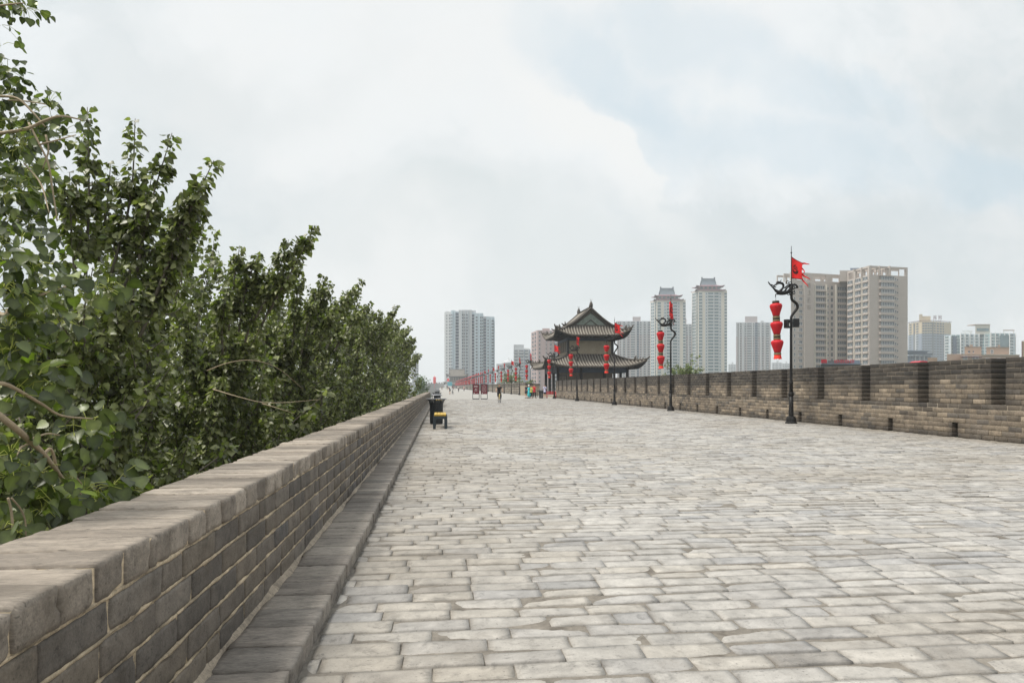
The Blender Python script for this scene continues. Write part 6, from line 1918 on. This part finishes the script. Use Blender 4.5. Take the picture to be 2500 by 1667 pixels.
def low_halls():
    d = 400
    B = Bldg('market_hall', 'blue grey hall with a curved eave in front of the ochre tower', 2245, d)
    fr = B.mass([(2212, d), (2273, d+3)], zat(868, d), 'slate', 14)
    B.windows(fr[0], fr[1], [(.2, .3, 1), (.38, .48, 1), (.56, .66, 1), (.74, .84, 1)], [zat(877, d)], 1.9, 'glass', 'plain')
    B.strip(fr[0], fr[1], 0, 1.0, zat(866, d), zat(862, d), 1.2, 'roofblue'); B.strip(fr[0], fr[1], 0, .9, zat(858, d), zat(855, d), .9, 'slate'); B.strip(fr[0], fr[1], 0, .85, zat(862, d), zat(858, d), -.5, 'slate')
    for f in (.34, .52, .70): B.strip(fr[0], fr[1], f, f+.03, -12, zat(866, d), .4, 'palegrey')
    B.done()
    d = 150
    B = Bldg('restaurant', 'low dark roofed building with red characters along its parapet, under the beige slab', 2050, d)
    fr = B.mass([(2004, d), (2101, d+2)], zat(886, d), 'shade', 9)
    B.strip(fr[0], fr[1], -.02, 1.0, zat(889, d), zat(887, d), .5, 'slate'); B.strip(fr[0], fr[1], .18, .75, zat(886, d), zat(880, d), -.6, 'shade'); B.strip(fr[0], fr[1], .76, .98, zat(886, d), zat(878, d), -2, 'slate')
    B.done()
    b = MB(); o = B.W(2002, d)-B.o[:2]; pxm = d/F
    for k in range(6):
        if k == 1: continue
        x = k*12.5*pxm+(.5 if k > 1 else 0)
        for x0, x1, z0, z1 in ((0, .9, .55, .65), (0, .1, 0, .6), (.8, .9, 0, .6), (.4, .5, -.02, .7), (.1, .8, .28, .36), (.0, .9, 0, .08)):
            b.box(x+x0, x+x1, -.06, 0, z0, z1)
    b.box(-.1, 1.1, .02, .1, -.05, .75)
    b.build('sign_characters', M['signred'], B.root, (o[0]+.1, o[1]-.6, zat(886, d)+12), -YAW)
    for px, lab, w, m, z0, z1, d_, nm in ((2256, 'red curved awning peeping over the battlements', 16.5, 'signred', 889, 880.5, 120, 'awning'), (2276.5, 'small brown brick roof stack peeping over the battlements right of the red awning', 11.5, 'brown', 895, 873, 100, 'roof_stack')):
        B = Bldg(nm, lab, px, d_, cat=nm.replace('_', ' '))
        if nm == 'awning':
            c = B.W(px-w, d_)-B.o[:2]; b = MB(); n = 12; pr = [(i/n*2*w*d_/F, (zat(z0, d_)+(zat(z1, d_)-zat(z0, d_))*math.sin(i/n*PI)**.6)+12) for i in range(n+1)]
            V = [(x, 0, z) for x, z in pr]+[(x, 3, z) for x, z in pr]+[(x, 0, z-.3) for x, z in pr]
            b.add(V, [(i, i+1, i+n+2, i+n+1) for i in range(n)]+[(i+2*n+2, i+2*n+3, i+1, i) for i in range(n)]); b.build('canopy', M['signred'], B.root, (c[0], c[1], 0), -YAW)
            B.mass([(px-w+1, d_+1), (px+w-1, d_+1)], zat(z0+2, d_), 'shade', 2)
        else:
            B.mass([(px-w, d_), (px+w, d_)], zat(z0, d_), 'brown', 2); B.box('cap', px-w-.3, px+w+.3, d_-.1, zat(z0, d_), zat(z1, d_), m, 2.2)
        B.done()
    B = Bldg('flats', 'tan building with a magenta edge cut by the right border of the photo', 2510, 200)
    fr = B.mass([(2494, 200), (2560, 202)], zat(832.5, 200), 'ochre', 10); B.strip(fr[0], fr[1], 0, .012, -12, zat(833, 200), .2, 'plum')
    B.windows(fr[0], fr[1], [(.2, .35, 2), (.5, .65, 2)], floors(zat(845, 200), 3, 5), 1.4); B.done()
    for lab, a, b, top, d in (('hazy pale blocks low behind the nearest lantern string', 1884, 1910, 885, 1500), ('hazy pale blocks between the nearest lamp post and its lanterns', 1910, 1928, 887, 1450), ('hazy pale block left of the lilac tower', 1778, 1797, 889, 1500), ('hazy white block behind the pavilion columns', 1362, 1396, 914, 600), ('faint grey block peeping from behind the last poplars', 1006, 1022, 862, 800)):
        B, p, q, zt, zs = striped_tower('apartment_block', lab, a, b, d, top, [(a+(b-a)*.1, a+(b-a)*.25, 'w'), (a+(b-a)*.35, a+(b-a)*.6, 's'), (a+(b-a)*.7, a+(b-a)*.9, 'w')], 'palegrey', H=3.2, depth=20, house=[(a+(b-a)*.45, a+(b-a)*.65, top-5)], group='hazy blocks on the skyline', nmax=12)
        B.done()
low_halls()
# ------------------------------------------------------------------ people and bicycles
def skin_mesh(name, joints, bones, mats, sub=1, parent=None, assign=None):
    """joints: name -> (x, y, z, rx, ry); one continuous skinned surface over the bones"""
    keys = list(joints); ix = {k: i for i, k in enumerate(keys)}
    me = bpy.data.meshes.new(name)
    me.from_pydata([joints[k][:3] for k in keys], [(ix[a], ix[b]) for a, b in bones], [])
    o = bpy.data.objects.new(name, me); COL.objects.link(o)
    o.modifiers.new('skin', 'SKIN'); sm = o.modifiers.new('sub', 'SUBSURF'); sm.levels = sub; sm.render_levels = sub
    sv = me.skin_vertices[0].data
    for k in keys:
        r = joints[k][3:]; sv[ix[k]].radius = (r[0], r[1] if len(r) > 1 else r[0]); sv[ix[k]].use_root = False
    sv[0].use_root = True
    dg = bpy.context.evaluated_depsgraph_get(); ev = o.evaluated_get(dg)
    m2 = bpy.data.meshes.new_from_object(ev); m2.name = name
    bpy.data.objects.remove(o); bpy.data.meshes.remove(me)
    m2.materials.clear()
    for m in (mats if isinstance(mats, (list, tuple)) else [mats]): m2.materials.append(m)
    m2.polygons.foreach_set('use_smooth', np.ones(len(m2.polygons), bool))
    return link_mesh(name, m2, parent)

def person(lab, loc, rz, pose, top, bottom, shoes, hair=None, long_hair=False, hat=None, sleeves=.55, legs='trousers', skirt=None, group=None, H=1.68):
    """pose: joint name -> position override, for a figure facing -y"""
    k = H/1.70
    J = dict(pelvis=(0, 0, .93), spine=(0, 0, 1.12), chest=(0, 0, 1.30), neck=(0, 0, 1.44), head0=(0, -.005, 1.52), head1=(0, -.02, 1.60), head2=(0, -.012, 1.675),
             shL=(.165, 0, 1.375), elL=(.235, .02, 1.11), wrL=(.25, -.06, .87), shR=(-.165, 0, 1.375), elR=(-.235, .02, 1.11), wrR=(-.25, -.06, .87),
             hiL=(.095, 0, .90), knL=(.105, -.02, .49), anL=(.105, .01, .085), toL=(.115, -.15, .03), hiR=(-.095, 0, .90), knR=(-.105, -.02, .49), anR=(-.105, .01, .085), toR=(-.115, -.15, .03))
    J.update(pose); J = {a: np.array(b, float)*k for a, b in J.items()}
    root = empty('person', loc, rz)
    rad = dict(pelvis=(.115, .088), spine=(.10, .074), chest=(.115, .082), neck=(.05, .052), head0=(.068, .08), head1=(.082, .098), head2=(.055, .065))
    for s in 'LR': rad.update({'sh'+s: (.058,), 'el'+s: (.040,), 'wr'+s: (.027,), 'hi'+s: (.085,), 'kn'+s: (.056,), 'an'+s: (.038,), 'to'+s: (.034, .03)})
    # hands: palm and five unequal bent fingers
    bones = [('pelvis', 'spine'), ('spine', 'chest'), ('chest', 'neck'), ('neck', 'head0'), ('head0', 'head1'), ('head1', 'head2')]
    for s, sg in (('L', 1), ('R', -1)):
        bones += [('chest', 'sh'+s), ('sh'+s, 'el'+s), ('el'+s, 'wr'+s), ('pelvis', 'hi'+s), ('hi'+s, 'kn'+s), ('kn'+s, 'an'+s), ('an'+s, 'to'+s)]
        w = J['wr'+s]; d = unit(w-J['el'+s]); side = unit(np.cross(d, np.array([0, 1.0, .3])))
        J['pa'+s] = w+d*.075*k; rad['pa'+s] = (.036, .018); bones.append(('wr'+s, 'pa'+s))
    jj = {n: tuple(J[n])+tuple(r*k for r in rad[n]) for n in J}
    body = skin_mesh('body', jj, bones, M['skin'], 1, root)
    f = MB()
    for s, sg in (('L', 1), ('R', -1)):
        w = J['wr'+s]; d = unit(w-J['el'+s]); fw = unit(np.cross(np.cross(d, np.array([0, -1.0, 0])), d)+1e-6); side = unit(np.cross(d, fw))
        for q, (o_, ln) in enumerate(((-.026, .062), (-.009, .074), (.009, .07), (.026, .055))):
            b0 = J['pa'+s]+side*o_*k*.8+fw*.0+d*.01
            f.tube([b0, b0+d*ln*.5*k+fw*.012*k, b0+d*ln*.8*k+fw*.034*k], [.009*k, .0085*k, .006*k], 5)
        t0 = w+d*.03*k+fw*.02*k; f.tube([t0, t0+fw*.03*k+d*.02*k, t0+fw*.04*k+d*.05*k], [.011*k, .0095*k, .007*k], 5)
    # nose and ears belong to the same body mesh
    hd = J['head1']; up = unit(J['head2']-J['head0']); fwd = unit(np.cross(np.array([1., 0, 0]), up)); fwd = fwd if fwd[1] < 0 else -fwd
    f.tube([hd+fwd*.094*k+up*.01*k, hd+fwd*.112*k-up*.02*k], [.009*k, .016*k], 5)
    for sx in (-1, 1): f.tube([hd+np.array([sx*.083*k, .012*k, .03*k]), hd+np.array([sx*.088*k, .016*k, -.03*k])], [.018*k, .012*k], 5)
    fm = f.mesh('hands', M['skin'])
    bb = bmesh.new(); bb.from_mesh(body.data); bb.from_mesh(fm); bb.to_mesh(body.data); bb.free(); bpy.data.meshes.remove(fm)
    e = MB()
    for sx in (-1, 1): e.lathe([(0, -.006*k), (.011*k, 0), (0, .006*k)], 6, c=tuple(hd+fwd*.088*k+np.array([sx*.032*k, 0, .015*k])))
    e.build('eyes', M['hair'], body)
    m_ = MB(); m_.tube([hd+fwd*.09*k-up*.05*k+np.array([-.022*k, 0, 0]), hd+fwd*.094*k-up*.052*k, hd+fwd*.09*k-up*.05*k+np.array([.022*k, 0, 0])], .006*k, 5); m_.build('mouth', cloth('lips', (.30, .10, .08)), body)
    # clothes follow the body a little outside it
    def infl(n, a, b=None): r = rad[n]; return tuple(J[n])+(r[0]*k*a, (r[1] if len(r) > 1 else r[0])*k*(b or a))
    S = {'pelvis': infl('pelvis', 1.42, 1.45), 'spine': infl('spine', 1.52, 1.55), 'chest': infl('chest', 1.52, 1.5)}; S['hem'] = tuple(J['pelvis']+(J['pelvis']-J['spine'])*.45)+(.165*k, .128*k)
    S['nk'] = tuple(J['chest']*.30+J['neck']*.70)+(.095*k, .082*k)
    bn = [('pelvis', 'spine'), ('spine', 'chest'), ('chest', 'nk'), ('pelvis', 'hem')]
    for s in 'LR':
        S['sh'+s] = infl('sh'+s, 1.45); a = J['sh'+s]; b = J['el'+s]; c = J['wr'+s]
        if sleeves <= 1: p = a+(b-a)*sleeves; S['sl'+s] = tuple(p)+(.068*k,); bn += [('chest', 'sh'+s), ('sh'+s, 'sl'+s)]
        else: S['el'+s] = infl('el'+s, 1.3); p = b+(c-b)*(sleeves-1); S['sl'+s] = tuple(p)+(.037*k,); bn += [('chest', 'sh'+s), ('sh'+s, 'el'+s), ('el'+s, 'sl'+s)]
    skin_mesh('shirt', S, bn, top, 1, root)
    T = {'pelvis': infl('pelvis', 1.3, 1.33)}; T['wa'] = tuple(J['pelvis']*.55+J['spine']*.45)+(.132*k, .10*k); bn = [('pelvis', 'wa')]
    for s in 'LR':
        T['hi'+s] = infl('hi'+s, 1.25); a = J['hi'+s]; b = J['kn'+s]; c = J['an'+s]
        if legs == 'shorts': p = a+(b-a)*.85; T['hm'+s] = tuple(p)+(.098*k,); bn += [('pelvis', 'hi'+s), ('hi'+s, 'hm'+s)]
        else: T['kn'+s] = infl('kn'+s, 1.45); T['hm'+s] = tuple(b+(c-b)*.93)+(.066*k,); bn += [('pelvis', 'hi'+s), ('hi'+s, 'kn'+s), ('kn'+s, 'hm'+s)]
    skin_mesh('shorts' if legs == 'shorts' else 'trousers', T, bn, bottom, 1, root)
    if skirt:
        g = MB(); g.lathe([(.25*k, .36*k), (.23*k, .42*k), (.16*k, .80*k), (.125*k, 1.02*k)], 18, flute=.14, nfl=9, c=(J['pelvis'][0], J['pelvis'][1], 0)); g.build('skirt', skirt, root)
    for s in 'LR':
        a, t = J['an'+s], J['to'+s]; dv = unit((t-a)*np.array([1, 1, 0]))
        h = a-np.array([0, 0, .04*k])
        g = MB(); g.tube([h-dv*.055*k, h+dv*.03*k, t+dv*.05*k-np.array([0, 0, .0])], [.042*k, .046*k, .032*k], 8); g.build('shoe', shoes, root)
    # hair cap
    hc = MB(); n = 12; V = []
    for i in range(6):
        th = i/5*R(100)
        for j in range(n):
            a = j*2*PI/n; fr = math.cos(a)
            cut = .62 if fr > .3 else 1.0
            t2 = th*cut
            V.append(hd+up*(.012*k+.098*k*math.cos(t2))+fwd*(.103*k*math.sin(t2)*math.cos(a)-.012*k)+np.array([1, 0, 0])*.093*k*math.sin(t2)*math.sin(a))
    hc.add(V, [(i*n+j, (i+1)*n+j, (i+1)*n+(j+1) % n, i*n+(j+1) % n) for i in range(5) for j in range(n)], 0, None, True)
    if long_hair: hc.tube([hd-fwd*.06*k+up*.05*k, hd-fwd*.10*k-up*.06*k, hd-fwd*.09*k-up*.2*k], [.07*k, .075*k, .04*k], 8)
    hc.build('hair', hair or M['hair'], body)
    if hat:
        g = MB(); g.lathe([(.17*k, 0), (.172*k, .008*k), (.10*k, .025*k), (.095*k, .08*k), (.06*k, .115*k), (.0, .12*k)], 16, c=tuple(hd+up*.055*k)); g.build('hat', hat, root)
    tag(root, lab, 'person', group)
    return root

def bicycle(lab, loc, rz, col, lean=0.0, group=None):
    """points along -y; wheels stand on the ground"""
    root = empty('bicycle', loc, rz); root.rotation_euler[1] = lean
    r = .325; fy, ry = -.53, .53
    for y in (fy, ry):
        b = MB(); a = np.linspace(0, 2*PI, 25)
        b.tube([(0, y+r*math.cos(t), r+.0+r*math.sin(t)) for t in a], .021, 6, cap=False); w = b.build('wheel', M['rubber'], root)
        b = MB(); b.tube([(0, y+(r-.028)*math.cos(t), r+(r-.028)*math.sin(t)) for t in a], .010, 5, cap=False)
        for k in range(14):
            t = k*2*PI/14; b.tube([(0, y, r), (0, y+(r-.03)*math.cos(t), r+(r-.03)*math.sin(t))], .0025, 3, cap=False)
        b.tube([(-.03, y, r), (.03, y, r)], .02, 6); b.build('rim', M['chrome'], w)
    b = MB(); bb_ = (0, .05, .30); st = (0, .20, .76); hd_ = (0, -.34, .80); hl = (0, -.37, .68)
    for p, q, rr in ((bb_, st, .018), (st, hd_, .017), (bb_, hl, .02), (hd_, hl, .022), (bb_, (.05, ry, r), .011), (bb_, (-.05, ry, r), .011), (st, (.045, ry, r), .010), (st, (-.045, ry, r), .010)): b.tube([p, q], rr, 6)
    b.build('frame', col, root)
    b = MB()
    for s in (-1, 1): b.tube([(s*.02, -.375, .66), (s*.05, -.44, .56), (s*.05, fy, r)], .013, 5)
    b.build('fork', col, root)
    b = MB(); b.tube([(0, -.33, .78), (0, -.31, 1.0)], .014, 6); b.tube([(-.29, -.22, 1.04), (-.2, -.32, 1.03), (0, -.33, 1.0), (.2, -.32, 1.03), (.29, -.22, 1.04)], .013, 6)
    for s in (-1, 1): b.tube([(s*.29, -.22, 1.04), (s*.32, -.12, 1.035)], .018, 6)
    b.build('handlebar', M['rubber'], root)
    b = MB(); b.tube([st, (0, .225, .90)], .014, 6); b.lathe([(.04, 0), (.085, .02), (.08, .05), (.03, .06)], 10, c=(0, .26, .90)); b.tube([(0, .24, .93), (0, .06, .935)], [.05, .022], 7); b.build('saddle', M['rubber'], root)
    b = MB(); b.lathe([(.09, -.006), (.09, .006)], 14); b.xf(Matrix.Translation((.05, .05, .30)) @ Matrix.Rotation(PI/2, 4, 'Y'))
    for s in (-1, 1): b.tube([(s*.05, .05, .30), (s*.075, .05+s*.08, .30-s*.14), (s*.16, .05+s*.08, .30-s*.14)], .011, 5); b.box(s*.12-.045, s*.12+.045, .01+s*.08, .09+s*.08, .29-s*.14, .31-s*.14)
    b.build('pedals', M['chrome'], root)
    b = MB(); b.box(-.19, .19, -.62, -.36, .86, .87); 
    tag(root, lab, 'bicycle', group)
    return root

blk, navy = cloth('black_cotton', (.012, .012, .014)), cloth('navy_cotton', (.02, .025, .05))
redc, lav = cloth('red_cotton', (.50, .025, .03)), cloth('lavender_cotton', (.50, .50, .66))
turq, lime = cloth('turquoise_cotton', (.03, .42, .46)), cloth('lime_cotton', (.45, .50, .08))
whitec, pinkc, brownc = cloth('white_cotton', (.70, .68, .68)), cloth('pink_cotton', (.58, .36, .36)), cloth('brown_leather', (.08, .05, .035))
greyc = cloth('grey_trainer', (.45, .44, .43))
yel = mat('yellow_frame', (.60, .42, .03), .4, .1, 5, 0); blackp = mat('black_frame', (.015, .015, .017), .4, .2, 5, 0); redp = mat('red_frame', (.4, .02, .03), .4, .1, 5, 0)

RIDE = dict(pelvis=(0, .24, 1.00), spine=(0, .18, 1.16), chest=(0, .07, 1.34), neck=(0, .02, 1.47), head0=(0, -.01, 1.54), head1=(0, -.035, 1.62), head2=(0, -.035, 1.695),
            shL=(.17, .06, 1.40), elL=(.30, -.02, 1.21), wrL=(.305, -.12, 1.07), shR=(-.17, .06, 1.40), elR=(-.30, -.02, 1.21), wrR=(-.305, -.12, 1.07),
            hiL=(.095, .22, .97), knL=(.13, -.12, .66), anL=(.12, .11, .28), toL=(.125, -.05, .23), hiR=(-.095, .22, .97), knR=(-.15, -.17, .80), anR=(-.12, -.03, .52), toR=(-.125, -.18, .47))
def rider(px, d, lab_p, lab_b, rz, top, bottom, frame, H=1.68, **kw):
    x, y, _ = at(px, d)
    bicycle(lab_b, (x, y, 0), rz, frame)
    return person(lab_p, (x, y, 0), rz, RIDE, top, bottom, greyc, H=H, **kw)
rider(1219, 61.5, 'cyclist in a black T-shirt and black trousers riding towards the camera', 'yellow framed bicycle ridden towards the camera by the man in black', 0.05, blk, blk, yel)
rider(1119.5, 193, 'distant cyclist in a white top with dark hair', 'tiny bicycle under the distant cyclist in white', .1, whitec, navy, blackp, long_hair=True, H=1.62)
x, y, _ = at(1098.5, 130)
person('person in black shorts bending over a bicycle in the middle distance', (x, y, 0), -1.3, dict(chest=(0, -.16, 1.24), neck=(0, -.27, 1.31), head0=(0, -.33, 1.35), head1=(0, -.39, 1.40), head2=(0, -.42, 1.46), spine=(0, -.05, 1.08), shL=(.16, -.2, 1.27), shR=(-.16, -.2, 1.27), elL=(.2, -.32, 1.05), elR=(-.2, -.32, 1.05), wrL=(.2, -.48, .95), wrR=(-.2, -.48, .95)), navy, blk, greyc, legs='shorts')
bicycle('bicycle held by the bending person in the middle distance', at(1105, 130), .15, blackp)

G = 'visitors standing by the pavilion'
def pp_(px, d): return at(px, d)
person('visitor in navy T-shirt and black shorts seen from behind, leftmost of the group', pp_(1285, 86.5), PI+.3, dict(knL=(.12, -.1, .5), anL=(.12, .12, .09)), navy, blk, blk, legs='shorts', group=G, H=1.72)
person('visitor in a white sun hat and turquoise skirt and top', pp_(1291.5, 85), -.9, dict(elR=(-.24, -.1, 1.12), wrR=(-.15, -.28, 1.05)), turq, turq, brownc, hat=whitec, skirt=turq, group=G, H=1.62)
person('visitor in a lime green top and dark trousers half hidden behind the turquoise skirt', pp_(1297, 86.2), -.4, dict(elL=(.25, -.1, 1.15), wrL=(.1, -.3, 1.1)), lime, blk, brownc, long_hair=True, group=G, H=1.62, sleeves=1.4)
person('visitor in a red T-shirt and black trousers with hands raised', pp_(1304.5, 84.2), -.2, dict(elL=(.27, -.12, 1.15), wrL=(.12, -.30, 1.32), elR=(-.28, -.12, 1.15), wrR=(-.2, -.32, 1.25), knL=(.13, -.02, .49), anL=(.16, .0, .085), toL=(.18, -.15, .03), anR=(-.16, 0, .085), toR=(-.19, -.15, .03)), redc, blk, brownc, group=G, H=1.72)
pl = person('visitor in lavender shirt and navy shorts seen from behind, dark strap across the back', pp_(1330.5, 84.2), PI-.1, dict(elL=(.22, -.14, 1.14), wrL=(.1, -.28, 1.1), elR=(-.22, -.14, 1.14), wrR=(-.1, -.28, 1.1)), lav, navy, brownc, legs='shorts', group=G, H=1.72, sleeves=.8)
b = MB(); b.tube([(.12, -.02, 1.45), (.10, .10, 1.42), (-.02, .135, 1.25), (-.15, .10, 1.08), (-.17, 0, 1.04)], .018, 5); b.build('bag_strap', navy, pl)
b = MB(); b.bbox(-.25, -.14, -.1, .12, .92, 1.08, .03); b.build('bag', navy, pl)
bicycle('dark bicycle parked between the red shirted visitor and the litter bin', at(1314, 85.5), .5, blackp, .08)
F_ = 'tiny figures far down the walk'
for px, d, lab, tp, bt, hat in ((1106.5, 300, 'tiny figure in red under the far lanterns', redc, blk, None), (1111, 305, 'tiny figure in a white hat beside the tiny figure in red', whitec, greyc, whitec), (1079, 330, 'tiny dark figure walking beyond the litter bins', brownc, blk, None),
                            (1088.5, 380, 'tiny figure in yellow left of its dark companion far down the walk', lime, greyc, None), (1091.5, 375, 'tiny dark figure beside the one in yellow far down the walk', blk, blk, None), (1133, 230, 'tiny figure in pale pink near the far battlements', pinkc, blk, None)):
    person(lab, at(px, d), random.uniform(-3, 3), {}, tp, bt, blk, hat=hat, group=F_)

# ------------------------------------------------------------------ haze over the whole place
def haze():
    m = bpy.data.materials.new('haze'); t = NT(m); out = t.n('ShaderNodeOutputMaterial')
    v = t.n('ShaderNodeVolumePrincipled'); v.inputs['Color'].default_value = (.93, .96, 1.0, 1); v.inputs['Density'].default_value = .00036; v.inputs['Anisotropy'].default_value = .2
    t.l(v.outputs[0], out.inputs['Volume'])
    o = MB().box(-2700, 2700, -500, 3300, -13.7, 135).build('haze', m); tag(o, kind='stuff')
haze()
